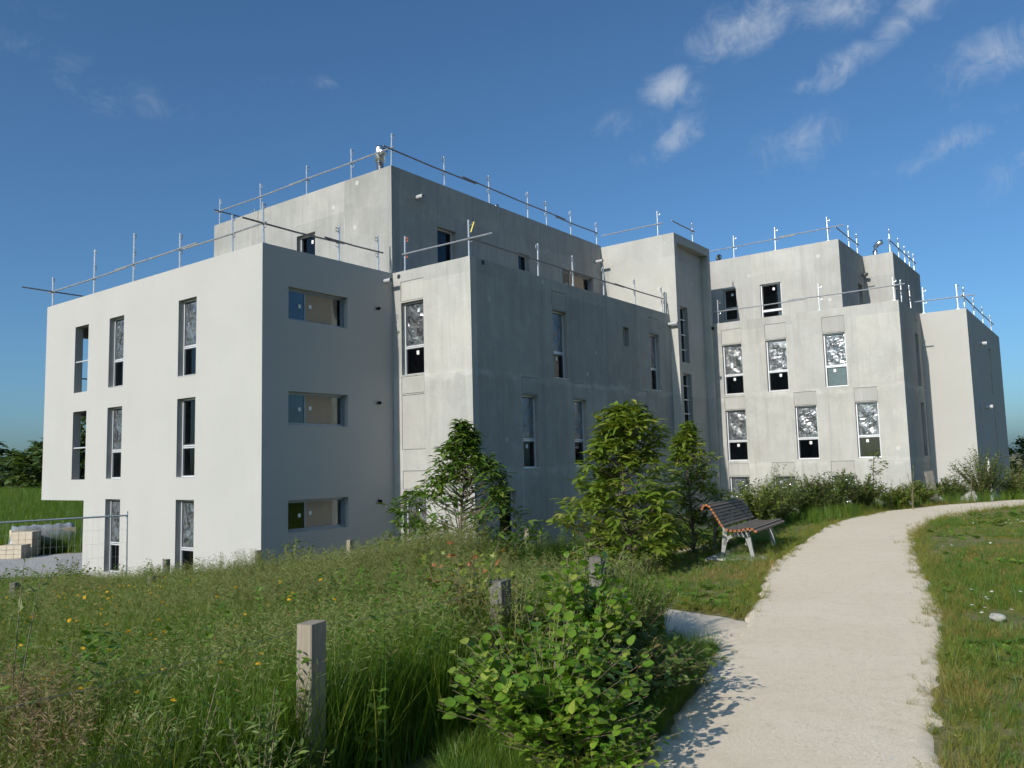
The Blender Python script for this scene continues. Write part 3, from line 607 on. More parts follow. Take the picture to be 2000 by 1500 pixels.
mb = MB(); mb.tube([(2.55, 23.2, 11.7), (2.55, 23.2, 12.25)], .05, 10); mb.tube([(2.45, 23.35, 12.38), (2.52, 23.26, 12.38), (2.66, 23.0, 12.38)], [.1, .13, .13], 14); mb.build('flue', 'stainless', BLD, smooth=True)
mb = MB(); mb.tube([(2.66, 22.995, 12.38), (2.665, 22.99, 12.38)], .085, 14); mb.build('mouth_shade_disc', 'plastic_and_shade_black', BLD)  # black disc over the flue end, painting its shaded inside
mb = MB(); mb.tube([(-.6, 10.3, 11.7), (-.6, 10.3, 12.3)], .07, 10); mb.tube([(-.6, 10.3, 12.3), (-.36, 10.2, 12.33)], .075, 10); mb.build('flue', 'stainless', BLD, smooth=True)

# ------------------------------------------------------------------ roof-edge guardrails
grng = random.Random(8)
def guard(label, ax, v, z, posts, rail=None, dark=False, rz=.53, orange=(), joins=()):
    """posts: (position along the edge, height); rail: (from, to)"""
    P = (lambda u, d=0: Vector((u, v+d, z))) if ax == 'y' else (lambda u, d=0: Vector((v-d, u, z)))
    out = Vector((0, -1, 0)) if ax == 'y' else Vector((1, 0, 0)); along = Vector((1, 0, 0)) if ax == 'y' else Vector((0, 1, 0))
    base = P(posts[0][0]); t = thing('guardrail', label, 'guardrail', base, 'temporary guardrails along the roof edges')
    for i, (u, h) in enumerate(posts):
        o = P(u)-base; lean = along*grng.uniform(-.025, .025)+out*grng.uniform(-.02, .02)
        mb = MB(); mb.tube([o+Vector((0, 0, -.05)), o+lean*h+Vector((0, 0, h))], .026, 7); mb.box(tuple(o+Vector((-.06, -.06, .0))), tuple(o+Vector((.06, .06, .03))))
        po = mb.build('post', 'steel', t)
        for hh in ((h-.07, rz) if h < 1.3 else (h-.07, h*.62, rz)):
            c = o+lean*hh+Vector((0, 0, hh)); s = along*(1 if ax == 'y' else -1)
            mb = MB(); mb.tube([c+s*.02, c+s*.11, c+s*.11+Vector((0, 0, -.10)), c+s*.03+Vector((0, 0, -.10))], .014, 5)
            mb.build('hook', 'orange_paint' if i in orange else 'steel_dark' if grng.random() < .5 else 'steel', po)
    if rail:
        segs = [rail[0], *joins, rail[1]]
        for k in range(len(segs)-1):
            a, b_ = segs[k]-(.35 if k else 0), segs[k+1]+(.35 if k < len(segs)-2 else 0)
            dz = .045*(k % 2); mb = MB()
            mb.tube([P(a, -.05)-base+Vector((0, 0, rz+dz+grng.uniform(-.02, .02))), P((a+b_)/2, -.05)-base+Vector((0, 0, rz+dz-.012)), P(b_, -.05)-base+Vector((0, 0, rz+dz+grng.uniform(-.02, .02)))], .024, 6)
            mb.build('rail', 'steel_dark' if dark else 'steel', t)
    return t
guard('guardrail along the sunny parapet of the low white wing, far left', 'y', .12, TOP, [(-11.87, 1.05), (-9.0, 1.5), (-6.55, 1.55), (-4.0, 1.05), (-1.46, 1.05), (-.12, 1.1)], (-12.1, .05), joins=(-7.2, -3.4))
guard('dark rail sticking out past the far left roof corner', 'x', -11.85, TOP, [(2.4, 1.05), (4.3, 1.05)], (-.9, 4.5), dark=True)
guard('guardrail over the shaded gable of the white wing with sliding windows', 'x', -.12, TOP, [(2.6, 1.04), (4.1, 1.07)], (-.55, 4.25), dark=True, joins=(2.4,))
guard('guardrail along the sunny edge of the highest roof beside the steel flue', 'y', 4.68, TT, [(-9.1, 1.02), (-6.6, 1.02), (-4.1, 1.05), (-1.9, 1.05), (-.12, 1.06)], (-9.3, .05), joins=(-4.6,))
guard('short dark guardrail at the left end of the highest roof', 'x', -9.1, TT, [(6.2, 1.0), (8.0, 1.0)], (4.4, 8.2), dark=True)
guard('long dark guardrail over the shaded wall of the highest roof', 'x', -.12, TT, [(7.1, 1.06), (9.45, 1.06), (11.75, 1.06), (13.0, 1.02), (14.7, 1.03), (16.7, 1.02)], (4.3, 16.7), dark=True, joins=(8.3, 13.9))
guard('guardrail on the sunny edge of the stair tower roof', 'y', 16.95, CT, [(2.6, 1.07)], (0, 2.85))
guard('dark guardrail on the shaded edge of the stair tower roof', 'x', 3.2, CT, [(18.95, .9)], (16.9, 19.05), dark=True)
g = guard('guardrail with orange clamps on the sunny edge of the middle wing', 'y', 4.68, TOP, [(.40, 1.08), (2.88, 1.07)], (.35, 3.75), orange=(0,))
mb = MB(); mb.box((0, 0, 0), (.03, .004, .30)); s_ = mb.build('strap', 'yellow_strap', g); s_.location = (2.56, -.03, .7); s_.rotation_euler = (0, .35, .3)
guard('dark guardrail along the long shaded parapet of the middle wing', 'x', 2.88, TOP, [(8.0, 1.08), (10.0, 1.08), (11.97, 1.06), (14.25, 1.02), (16.45, 1.08), (16.65, .9)], (4.6, 16.5), dark=True, joins=(13.0,))
guard('guardrail on the sunny edge of the right wing top roof', 'y', 22.8, TT, [(3.46, 1.07), (5.36, 1.07), (7.62, 1.06)], (1.9, 8.3), joins=(5.9,))
guard('short guardrail on the shaded side of the right wing top roof', 'x', 7.92, TT, [(24.9, 1.1), (26.35, 1.04)], (22.7, 26.4), dark=True)
guard('guardrail behind the bent steel flue, top roof far right', 'x', 9.2, TT, [(26.8, 1.1), (28.6, 1.06), (29.95, .95), (31.0, .9), (32.1, 1.0)], (26.3, 32.3), dark=True)
guard('guardrail along the sunny terrace edge of the right wing', 'y', 20.42, TOP, [(3.53, 1.04), (7.75, 1.1), (10.5, .9)], (3.2, 10.9), joins=(6.9,))
guard('leaning guardrail on the shaded terrace side of the right wing', 'x', 10.52, TOP, [(21.6, 1.0), (23.3, 1.07)], (20.2, 23.6), dark=True)
guard('guardrail over the sunny cream gable at the far right', 'y', 24.34, TOP, [(10.8, 1.1), (12.05, 1.04)], (10.5, 12.7))
guard('guardrail over the shaded long wall at the far right end', 'x', 12.2, TOP, [(25.0, 1.0), (27.6, .95), (30.4, .95), (33.3, .95)], (24.0, 33.8), dark=True)
#PART2
# ------------------------------------------------------------------ plants: leaves, shrubs, trees
def at(px, d):
    """ground position a given distance ahead of the camera and offset to the side (tan = (px-1000)/1580)"""
    s = (px-1000)/1580*d; return (CAM.x + HF.x*d + HR.x*s, CAM.y + HF.y*d + HR.y*s)
def leaf_template(outline, bend=.25, fold=.12):
    """outline: list of (t along, half width); folded along the midrib and bending down to the tip"""
    V, F = [], []
    for t, w in outline:
        z = -bend*t*t; V += [(t, w, z+fold*w), (t, 0, z), (t, -w, z+fold*w)]
    for i in range(len(outline)-1):
        a = i*3; F += [(a, a+1, a+4, a+3), (a+1, a+2, a+5, a+4)]
    return np.array(V), F
LANCE = leaf_template([(0, .008), (.14, .07), (.35, .15), (.6, .155), (.82, .085), (1, .004)], .22, .30)
OVATE = leaf_template([(0, .02), (.08, .20), (.25, .36), (.5, .42), (.74, .30), (.9, .13), (1, .01)], .22, .22)
SLIM = leaf_template([(0, .01), (.3, .11), (.65, .10), (1, .005)], .22, .3)
SMALL = leaf_template([(0, .02), (.35, .26), (.7, .22), (1, .01)], .2, .2)
def star():
    V, F = [(0, 0, 0)], []; k = 11
    prof = [.06, .55, .34, .86, .42, 1.0, .42, .86, .34, .55, .06]
    for i, r in enumerate(prof):
        a = rad(-140+280*i/(k-1)); V.append((.45+r*math.cos(a)*.6, r*math.sin(a)*.62, -.12*r))
    V[0] = (.38, 0, .03)
    for i in range(1, k): F.append((0, i, i+1))
    return np.array(V), F
MAPLE = star()
def frame(d, up=(0, 0, 1), roll=0.):
    d = Vector(d).normalized(); u = Vector(up); y = u.cross(d)
    if y.length < 1e-3: y = Vector((0, 1, 0))
    y.normalize(); z = d.cross(y)
    if roll: y, z = y*math.cos(roll)+z*math.sin(roll), z*math.cos(roll)-y*math.sin(roll)
    return np.array([d, y, z]).T
def mesh_np(name, V, faces, mats, smooth=False):
    me = bpy.data.meshes.new(name); me.from_pydata(V.tolist() if isinstance(V, np.ndarray) else V, [], faces)
    for m_ in mats: me.materials.append(MATS[m_])
    if smooth: me.polygons.foreach_set('use_smooth', [True]*len(me.polygons))
    return me
def place_leaves(root, leaves, tmpl, mat, n_obj, part='leaf', mass='foliage'):
    """leaves: (pos, 3x3 rot, size) in the root's space. The n_obj nearest the camera become single objects, the rest one mass."""
    V, F = tmpl; base = np.array(root.location); cam_p = np.array(CAM)
    order = sorted(range(len(leaves)), key=lambda i: float(np.linalg.norm(base+leaves[i][0]-cam_p)))
    me1 = mesh_np(part, V, F, [mat], True)
    for i in order[:n_obj]:
        p, R, s = leaves[i]; o = bpy.data.objects.new(part, me1); COL.objects.link(o); o.parent = root
        Mx = Matrix((R*s).tolist()).to_4x4(); Mx.translation = Vector(p); o.matrix_local = Mx
    rest = order[n_obj:]
    if rest:
        P = np.array([leaves[i][0] for i in rest]); Rm = np.array([leaves[i][1]*leaves[i][2] for i in rest])
        VV = (np.einsum('nij,vj->nvi', Rm, V) + P[:, None]).reshape(-1, 3); nv = len(V)
        FF = [tuple(k*nv+a for a in f) for k in range(len(rest)) for f in F]
        o = link(mass, mesh_np(mass, VV, FF, [mat], True), root); o['kind'] = 'stuff'
def tree(name, label, base, H, prof, n_cl, per, size, mat, tmpl=LANCE, n_obj=0, seed=0, trunk_r=.035, crown_from=.12, droop=.35, cat='tree', group=None, lean=(0, 0), inner=.45, twig='twig', mass='crown', lobes=1.):
    r = np.random.default_rng(seed); x, y = base; z0 = gz1(x, y)-.03
    root = thing(name, label, cat, (x, y, z0), group)
    ts = np.array([p[0] for p in prof]); rs = np.array([p[1] for p in prof])
    axis_ = lambda h: np.array([lean[0]*h/H + .03*H*math.sin(h*2.1+seed)*h/H, lean[1]*h/H + .03*H*math.cos(h*1.7+seed)*h/H, h])
    mb = MB(); hs = np.linspace(0, H*.97, 9); mb.tube([tuple(axis_(h)) for h in hs], [trunk_r*(1-.85*h/H)+.002 for h in hs], 7); mb.build('trunk', 'bark', root, smooth=True)
    leaves = []; mb = MB()
    # uneven lobes: a few directions where branches reach further or fall short
    ph = r.uniform(0, 6.28, 4)
    for i in range(n_cl):
        t = r.uniform(crown_from, 1.0)**.9; th = r.uniform(0, 2*math.pi)
        R_ = np.interp(t, ts, rs)*(1+lobes*(.22*math.sin(2*th+ph[0]+5*t)+.18*math.sin(3*th+ph[1]-9*t)+.22*math.sin(21*t+ph[2]+th)))
        rr = R_*(inner+(1-inner)*r.uniform()**.6)
        c = axis_(t*H)+np.array([rr*math.cos(th), rr*math.sin(th), 0]); st = axis_(max(.02*H, t*H-rr*.55-.05))
        mid = (c+st)/2+np.array([0, 0, -.03*H*rr])
        if i % 2 == 0: mb.tube([tuple(st), tuple(mid), tuple(c)], [.009*(H/2.5), .006*(H/2.5), .003*(H/2.5)], 4, cap=False)
        od = np.array([math.cos(th), math.sin(th), .35+.5*t]); k = int(per*r.uniform(.7, 1.3))
        a0 = r.uniform(0, 6.28)
        for j in range(k):
            a = a0+j*2.4; pit = -droop+r.normal(0, .28)
            d = np.array([math.cos(a), math.sin(a), math.tan(np.clip(pit, -1.2, 1.0))])+od*.35
            p = c + r.normal(0, size*.16, 3) - od*size*.18*(j % 3)
            leaves.append((p, frame(d, (r.normal(0, .25), r.normal(0, .25), 1)), size*r.uniform(.6, 1.15)))
    mb.build('branch', twig, root)
    place_leaves(root, leaves, tmpl, mat, n_obj, mass=mass)
    return root
def shrub(name, label, base, H, R, n_stem, per, size, mat, tmpl=SMALL, n_obj=0, seed=0, cat='shrub', group=None, from_=.15, upright=.5, squash=1., ang=0., alt=None):
    """many stems from one foot; leaves set along each stem"""
    r = np.random.default_rng(seed); x, y = base; root = thing(name, label, cat, (x, y, gz1(x, y)-.03), group)
    mb = MB(); leaves = []
    for i in range(n_stem):
        th = r.uniform(0, 6.28); out = R*math.sqrt(r.uniform(.02, 1)); top = H*(r.uniform(.72, 1.05))*(1-.30*(out/R)**2)
        dx, dy = math.cos(th)*out, math.sin(th)*out*squash
        dx, dy = dx*math.cos(ang)-dy*math.sin(ang), dx*math.sin(ang)+dy*math.cos(ang)
        f = lambda t: np.array([dx*(.35*t+.65*t**(1+upright)), dy*(.35*t+.65*t**(1+upright)), top*(t**(.85))-.06*H*t*t*out/R])
        mb.tube([tuple(f(t)) for t in (0, .35, .7, 1)], [.006, .0045, .003, .0012], 3, cap=False)
        for j in range(per):
            t = from_+(1-from_)*(j+r.uniform(0, 1))/per; c = f(t); tan = f(min(t+.05, 1.02))-f(t-.05); tan = tan/np.linalg.norm(tan)
            a = j*2.4+r.uniform(-.4, .4); side = np.array([math.cos(a), math.sin(a), r.normal(.15, .35)])
            d = side+tan*r.uniform(.2, .9); s = size*r.uniform(.55, 1.2)*(1.1-.35*t)
            leaves.append((c+r.normal(0, size*.1, 3), frame(d, (r.normal(0, .35), r.normal(0, .35), 1)), s))
    mb.build('stem', 'twig', root); place_leaves(root, leaves, tmpl, mat, n_obj)
    return root

PF_CONE = [(0, .3), (.12, .95), (.3, 1.), (.5, .72), (.7, .46), (.88, .27), (1, .10)]
b1 = at(893, 13.4); b2 = at(1213, 12.0); b3 = at(1338, 13.9)
tree('chestnut_tree', 'dark feathery young chestnut tree in front of the bare concrete corner', b1, 2.8, [(0, 1.0), (.3, 1.42), (.45, 1.32), (.6, 1.0), (.74, .52), (.84, .30), (.95, .12), (1, .05)], 500, 9, .18, 'leaf_chestnut_dark', n_obj=200, seed=3, trunk_r=.03, crown_from=.06, droop=.2, lobes=.8, inner=.6)
tree('chestnut_tree', 'bright green young chestnut tree with large leaves left of the bench', b2, 2.52, [(0, .35), (.1, .78), (.25, .86), (.42, 1.0), (.55, .82), (.66, .5), (.78, .46), (.92, .44), (1, .12)], 450, 9, .20, 'leaf_chestnut', n_obj=260, seed=8, trunk_r=.055, crown_from=.10, droop=.15, lobes=.8)
tree('chestnut_tree', 'slim green young chestnut tree right behind the bench', b3, 2.25, [(0, .45), (.1, .66), (.4, .62), (.65, .42), (.85, .26), (1, .06)], 330, 9, .155, 'leaf_chestnut', n_obj=150, seed=14, trunk_r=.03, crown_from=.08, droop=.1)
# foreground shrubs
shrub('hazel_shrub', 'low shrub with bright round leaves at the path edge in the foreground', at(1050, 4.35), .84, .60, 190, 15, .082, 'leaf_hazel', OVATE, 280, 21, from_=.12, upright=.7)
shrub('hazel_shrub', 'taller leafy shrub rising behind the low round-leaved one', at(1120, 5.35), 1.12, .42, 70, 16, .085, 'leaf_hazel', OVATE, 120, 29, from_=.2, upright=.5)
shrub('mixed_shrub', 'low dense undergrowth at the foot of the round-leaved shrub', at(1130, 4.3), .40, .50, 110, 18, .055, 'leaf_hazel', SMALL, 0, 36, from_=.1, upright=.3)
shrub('mixed_shrub', 'yellow-green small-leaved shrub between the maple and the weathered post', at(985, 5.25), .98, .40, 70, 22, .06, 'leaf_bush_yellow', SMALL, 0, 30, from_=.2, upright=.4)
shrub('mixed_shrub', 'spreading green shrub below the bright chestnut at the fence end', at(1150, 7.4), .95, .5, 80, 24, .075, 'leaf_willow', SLIM, 0, 35, from_=.2, upright=.4)
shrub('maple_sapling', 'young maple with yellowish and reddish lobed leaves behind the foreground shrub', at(895, 5.9), 1.3, .42, 60, 18, .10, 'leaf_maple', MAPLE, 160, 22, from_=.25, upright=.3, cat='sapling')
shrub('willow_shrub', 'bushy narrow-leaved shrub beside the weathered fence post by the path', at(1205, 6.6), .78, .46, 90, 24, .075, 'leaf_willow', SLIM, 120, 23, from_=.2)
shrub('dark_shrub', 'low dark tangled shrub spilling onto the sandy path edge', at(1210, 5.5), .52, .66, 120, 22, .07, 'leaf_bush', SMALL, 60, 24, from_=.1)
shrub('willow_sapling', 'pale green willow sapling in the tall grass left of the nearest post', at(505, 3.45), .82, .24, 16, 24, .08, 'leaf_willow', SLIM, 90, 25, from_=.3, upright=.3, cat='sapling')
shrub('willow_sapling', 'pale willow shoot with upright silvery leaves leaning among grass, bottom left', at(375, 3.6), .80, .36, 9, 20, .085, 'leaf_willow', SLIM, 60, 26, from_=.3, upright=.9, cat='sapling')
shrub('willow_sapling', 'thin leafy shoot rising at the far left picture edge', at(25, 3.9), 1.75, .20, 4, 18, .085, 'leaf_willow', SLIM, 50, 27, from_=.55, upright=.6, cat='sapling')
shrub('willow_sapling', 'leafy shoot growing against the right side of the nearest post', at(612, 3.95), .42, .12, 4, 9, .075, 'leaf_willow', SLIM, 30, 28, from_=.3, upright=.5, cat='sapling')
# meadow shrubs in front of the white wing
shrub('meadow_bush', 'round green bush left of the wire mesh panel foot', at(135, 17.5), 1.15, .62, 40, 24, .09, 'leaf_bush_yellow', SMALL, 0, 31)
shrub('meadow_bush', 'low bush at the far left edge behind the short post', at(20, 15.5), .9, .7, 30, 20, .09, 'leaf_bush', SMALL, 0, 32)
shrub('meadow_bush', 'leafy green bush against the shaded gable with sliding windows', at(572, 16.5), 1.45, .55, 34, 22, .09, 'leaf_bush_yellow', SMALL, 0, 33)
shrub('meadow_sapling', 'thin bare-stemmed sapling in front of the white wall', at(294, 15.5), 1.35, .10, 5, 22, .05, 'leaf_bush', SMALL, 0, 34, from_=.72, cat='sapling')
# planting strip beyond the bench
for i, (px, d, H, R_, m_, lab) in enumerate([
    (1462, 17.0, 1.0, .62, 'leaf_bush_yellow', 'fresh green bush directly behind the bench seat'),
    (1512, 18.2, 1.18, .6, 'leaf_willow', 'tall wispy grey-green bush below the second ground floor window of the right wing'),
    (1565, 18.8, .95, .6, 'leaf_bush', 'dark green bush in the strip, right of the wispy one'),
    (1618, 19.4, .98, .62, 'leaf_bush', 'reddish tipped bush in front of the right wing facade'),
    (1668, 20.4, .85, .55, 'leaf_bush', 'dark bush at the foot of the thin forked sapling'),
    (1735, 21.5, .5, .5, 'leaf_bush_yellow', 'low bush between the forked sapling and the leaning post'),
    (1775, 22.5, .62, .55, 'leaf_bush_yellow', 'yellowish low bush just left of the leaning post'),
    (1842, 24.0, .75, .6, 'leaf_bush', 'low bush just right of the leaning post'),
    (1902, 24.6, 1.62, .78, 'leaf_bush', 'largest bush in front of the cream gable, far right'),
    (1962, 25.5, 1.25, .7, 'leaf_bush_yellow', 'bush right of the largest one under the overhead wire'),
    (2030, 25.5, 1.1, .8, 'leaf_bush', 'bush at the right picture edge beyond the path')]):
    shrub('bush', lab, at(px, d), H*1.18, R_*1.2, 140, 36, .085 if m_ != 'leaf_willow' else .10, m_, SLIM if m_ == 'leaf_willow' else SMALL, 0, 40+i, group='bushes in the planting strip', upright=.35)
tree('forked_sapling', 'thin forked sapling with pale stems in the planting strip', at(1692, 20.9), 1.55, [(0, .05), (.5, .25), (.8, .32), (1, .15)], 26, 7, .10, 'leaf_bush_yellow', SMALL, 0, 61, .018, .5, .1, 'sapling', twig='stake_wood')
tree('thin_sapling', 'small crooked sapling beside the leaning post', at(1880, 23.2), 1.1, [(0, .05), (.6, .2), (1, .12)], 12, 6, .08, 'leaf_bush_yellow', SMALL, 0, 62, .02, .5, .1, 'sapling', twig='stake_wood')
for k in range(3):
    shrub('seed_stalk', ['tall dry flowering stalk near the leaning post', 'tall seeding weed before the facade right of the forked sapling', 'spindly weed between sapling and leaning post'][k], at((1765, 1722, 1745)[k], 20.5+k*.4), (1.5, 1.15, 1.0)[k], .10, 4, 20, .05, 'grass_seed', SMALL, 0, 65+k, cat='weed', from_=.5)
for k, (px, d, h) in enumerate(((423, 15.2, 1.05), (455, 15.4, 1.1), (480, 15.1, 1.0))):
    shrub('seed_stalk', ['leftmost dark seeding weed against the white wall corner', 'middle dark seeding weed against the white wall corner', 'rightmost dark seeding weed against the white wall corner'][k], at(px, d), h, .14, 6, 26, .05, 'leaf_bush', SMALL, 0, 70+k, cat='weed', from_=.45)
# background trees
for k, (px, d, H, R_, lab) in enumerate([(-60, 62, 4.4, 4.2, 'dark tree at the far left picture edge beyond the meadow bank'), (30, 66, 3.7, 3.0, 'dark rounded tree beyond the yard, second from the left'), (92, 58, 4.1, 2.8, 'dark tree behind the timber stack'),
        (140, 60, 4.7, 3.0, 'dark tree seen past the overhanging corner'), (185, 63, 6.8, 3.4, 'tree showing through the open loggia'), (240, 66, 6.5, 3.3, 'tree hidden mostly behind the white wing')]):
    tree('background_tree', lab, at(px, d), H, [(0, .5*R_), (.2, .95*R_), (.5, R_), (.75, .8*R_), (1, .25*R_)], 330, 7, .55, 'leaf_far', SMALL, 0, 80+k, .12, .05, .2, 'tree', 'trees beyond the yard', inner=.55)
for k, (px, d, H, R_, lab) in enumerate([(1990, 46, 3.1, 1.6, 'far shrub behind the right end of the building'), (2040, 50, 3.6, 2.2, 'far tree past the right picture edge')]):
    tree('background_tree', lab, at(px, d), H, [(0, .7*R_), (.4, R_), (.8, .7*R_), (1, .2*R_)], 220, 7, .3, 'leaf_bush', SMALL, 0, 90+k, .08, .03, .2, 'tree', 'far trees on the right', inner=.5)

# ------------------------------------------------------------------ grass (geometry-node instances of small clumps)
def blade(V, F, M_, base, h, az, lean, w, segs=4, mi=0, curl=1.6):
    n = len(V); dx, dy = math.cos(az), math.sin(az)
    for k in range(segs+1):
        t = k/segs; o = lean*h*t**curl; ww = w*(1-t)**.7 if k < segs else 0
        c = (base[0]+dx*o, base[1]+dy*o, h*t*(1-.18*lean*t))
        if k < segs: V += [(c[0]-dy*ww, c[1]+dx*ww, c[2]), (c[0]+dy*ww, c[1]-dx*ww, c[2])]
        else: V.append(c)
    for k in range(segs-1): F.append((n+2*k, n+2*k+1, n+2*k+3, n+2*k+2)); M_.append(mi)
    F.append((n+2*segs-2, n+2*segs-1, n+2*segs)); M_.append(mi)
def proto_collection(name, makers):
    c = bpy.data.collections.new(name)
    for i, (V, F, M_, mats) in enumerate(makers):
        me = mesh_np(name, V, F, mats); me.polygons.foreach_set('material_index', M_)
        c.objects.link(bpy.data.objects.new(f'{name}_{i:02d}', me))
    return c
def clump(seed, n, h, spread, w, lean, mats, stalk=0, stalk_h=0, panicle=.0, pmi=1, segs=4):
    r = random.Random(seed); V, F, M_ = [], [], []
    for _ in range(n):
        a = r.uniform(0, 6.28); q_ = spread*math.sqrt(r.random())
        blade(V, F, M_, (q_*math.cos(a), q_*math.sin(a)), h*r.uniform(.45, 1.1), r.uniform(0, 6.28), lean*r.uniform(.3, 1.5), w*r.uniform(.6, 1.2), segs)
    for _ in range(stalk):
        a = r.uniform(0, 6.28); q_ = spread*math.sqrt(r.random()); hh = stalk_h*r.uniform(.75, 1.1); az = r.uniform(0, 6.28); ln = r.uniform(.05, .25)
        b0 = (q_*math.cos(a), q_*math.sin(a)); blade(V, F, M_, b0, hh, az, ln, w*.35, 4, 0 if pmi == 1 else pmi)
        for k in range(int(panicle)):
            t = 1-.26*k/panicle; o = ln*hh*t**1.6; c = Vector((b0[0]+math.cos(az)*o, b0[1]+math.sin(az)*o, hh*t*(1-.18*ln*t)))
            d = Vector((r.gauss(0, 1), r.gauss(0, 1), r.uniform(.1, .9))).normalized(); L = hh*.045*(.4+1.2*k/panicle)*r.uniform(.6, 1.3)
            e = c+d*L; s_ = d.cross(Vector((r.gauss(0, 1), r.gauss(0, 1), r.gauss(0, 1)))).normalized()*.0026
            n0 = len(V); V += [tuple(c), tuple(e-d*.006+s_), tuple(e+d*.010), tuple(e-d*.006-s_)]; F.append((n0, n0+1, n0+2, n0+3)); M_.append(pmi)
    return V, F, M_, mats
def scatter(name, pts, coll, scl, label, seed=0, tilt=.12, nproto=None):
    r = np.random.default_rng(seed); n = len(pts)
    me = bpy.data.meshes.new(name); me.vertices.add(n); me.vertices.foreach_set('co', np.asarray(pts, float).ravel())
    def attr(nm, ty, key, data): a = me.attributes.new(nm, ty, 'POINT'); a.data.foreach_set(key, np.asarray(data).ravel())
    attr('rot', 'FLOAT_VECTOR', 'vector', np.stack([r.normal(0, tilt, n), r.normal(0, tilt, n), r.uniform(0, 6.283, n)], 1).astype(np.float32))
    scl = np.asarray(scl, float); attr('scl', 'FLOAT_VECTOR', 'vector', np.stack([scl*r.uniform(.85, 1.15, n), scl*r.uniform(.85, 1.15, n), scl], 1).astype(np.float32))
    attr('idx', 'INT', 'value', r.integers(0, nproto or len(coll.objects), n).astype(np.int32))
    o = link(name, me); ng = bpy.data.node_groups.new(name, 'GeometryNodeTree')
    ng.interface.new_socket('Geometry', in_out='INPUT', socket_type='NodeSocketGeometry'); ng.interface.new_socket('Geometry', in_out='OUTPUT', socket_type='NodeSocketGeometry')
    N = ng.nodes; L = ng.links; gi = N.new('NodeGroupInput'); go = N.new('NodeGroupOutput'); ip = N.new('GeometryNodeInstanceOnPoints')
    ci = N.new('GeometryNodeCollectionInfo'); ci.inputs['Collection'].default_value = coll; ci.inputs['Separate Children'].default_value = True; ci.inputs['Reset Children'].default_value = True
    def na(nm, ty): k = N.new('GeometryNodeInputNamedAttribute'); k.data_type = ty; k.inputs['Name'].default_value = nm; return k.outputs['Attribute']
    e2r = N.new('FunctionNodeEulerToRotation'); L.new(na('rot', 'FLOAT_VECTOR'), e2r.inputs[0])
    L.new(gi.outputs[0], ip.inputs['Points']); L.new(ci.outputs[0], ip.inputs['Instance']); ip.inputs['Pick Instance'].default_value = True
    L.new(na('idx', 'INT'), ip.inputs['Instance Index']); L.new(e2r.outputs[0], ip.inputs['Rotation']); L.new(na('scl', 'FLOAT_VECTOR'), ip.inputs['Scale']); L.new(ip.outputs[0], go.inputs[0])
    md = o.modifiers.new('scatter', 'NODES'); md.node_group = ng
    return tag(o, label, kind='stuff')
def vnoise(x, y, f, seed):
    r = np.random.default_rng(seed); s = 0
    for _ in range(6): a = r.uniform(0, 6.28); k = f*r.uniform(.6, 1.6); s = s+np.sin((x*math.cos(a)+y*math.sin(a))*k+r.uniform(0, 6.28))
    return s/6
def path_side(x, y):
    """negative left of the path, 0 on it, positive right of it (metres from the edge)"""
    l = np.interp(y, _ly, _lx); r_ = np.interp(y, _ry, _rx); return np.where(x < l, x-l, np.where(x > r_, x-r_, 0))
_br = np.array(BR)
def branch_dist(x, y):
    best = np.full(x.shape, 1e9)
    for (ax, ay), (bx, by) in zip(_br[:-1], _br[1:]):
        t = np.clip(((x-ax)*(bx-ax)+(y-ay)*(by-ay))/((bx-ax)**2+(by-ay)**2), 0, 1); best = np.minimum(best, np.hypot(x-ax-t*(bx-ax), y-ay-t*(by-ay)))
    return best
def in_building(x, y, m_=.12):
    k = np.zeros(x.shape, bool)
    for x0, y0, x1, y1 in FOOT: k |= (x > x0-m_) & (x < x1+m_) & (y > y0-m_) & (y < y1+m_)
    return k
def fan(n, d0, d1, px0, px1, seed, power=1.):
    """random points in a wedge of ground in front of the camera, denser near it"""
    r = np.random.default_rng(seed); d = d0+(d1-d0)*r.uniform(0, 1, n)**power; s = (r.uniform(px0, px1, n)-1000)/1580*d
    return CAM.x+HF.x*d+HR.x*s, CAM.y+HF.y*d+HR.y*s, d
GM = ['grass_meadow', 'grass_seed']
green_tall = proto_collection('green_clump', [clump(120+i, 30, .8, .12, .006, .4, ['grass_dark' if i % 2 else 'grass_meadow']) for i in range(4)])
meadow = proto_collection('meadow_clump', [clump(100+i, 26, .78, .10, .0048, .38, ['grass_meadow' if i % 3 else 'grass_dark', 'grass_seed'], stalk=1 if i < 5 else 0, stalk_h=.92, panicle=16) for i in range(9)])
seedy = proto_collection('oat_clump', [clump(140+i, 16, .68, .10, .0042, .4, GM, stalk=5, stalk_h=1.0, panicle=30) for i in range(6)])
brown = proto_collection('brown_clump', [clump(160+i, 6, .5, .08, .0035, .4, ['grass_meadow', 'grass_brown'], stalk=6, stalk_h=.95, panicle=34) for i in range(4)])
lawn = proto_collection('lawn_clump', [clump(180+i, 26, .085, .075, .0026, .7, ['grass_lawn'], segs=3) for i in range(6)] + [clump(190+i, 16, .16, .06, .003, .6, ['grass_dark'], segs=3) for i in range(2)])
green_low = proto_collection('verge_clump', [clump(230+i, 30, .30, .08, .0034, .7, ['grass_dark' if i % 2 else 'grass_meadow']) for i in range(4)])
tuft = proto_collection('tuft_clump', [clump(200+i, 34, .26, .07, .0032, .75, ['grass_lawn'], stalk=2 if i else 0, stalk_h=.34, panicle=14, pmi=0) for i in range(4)])
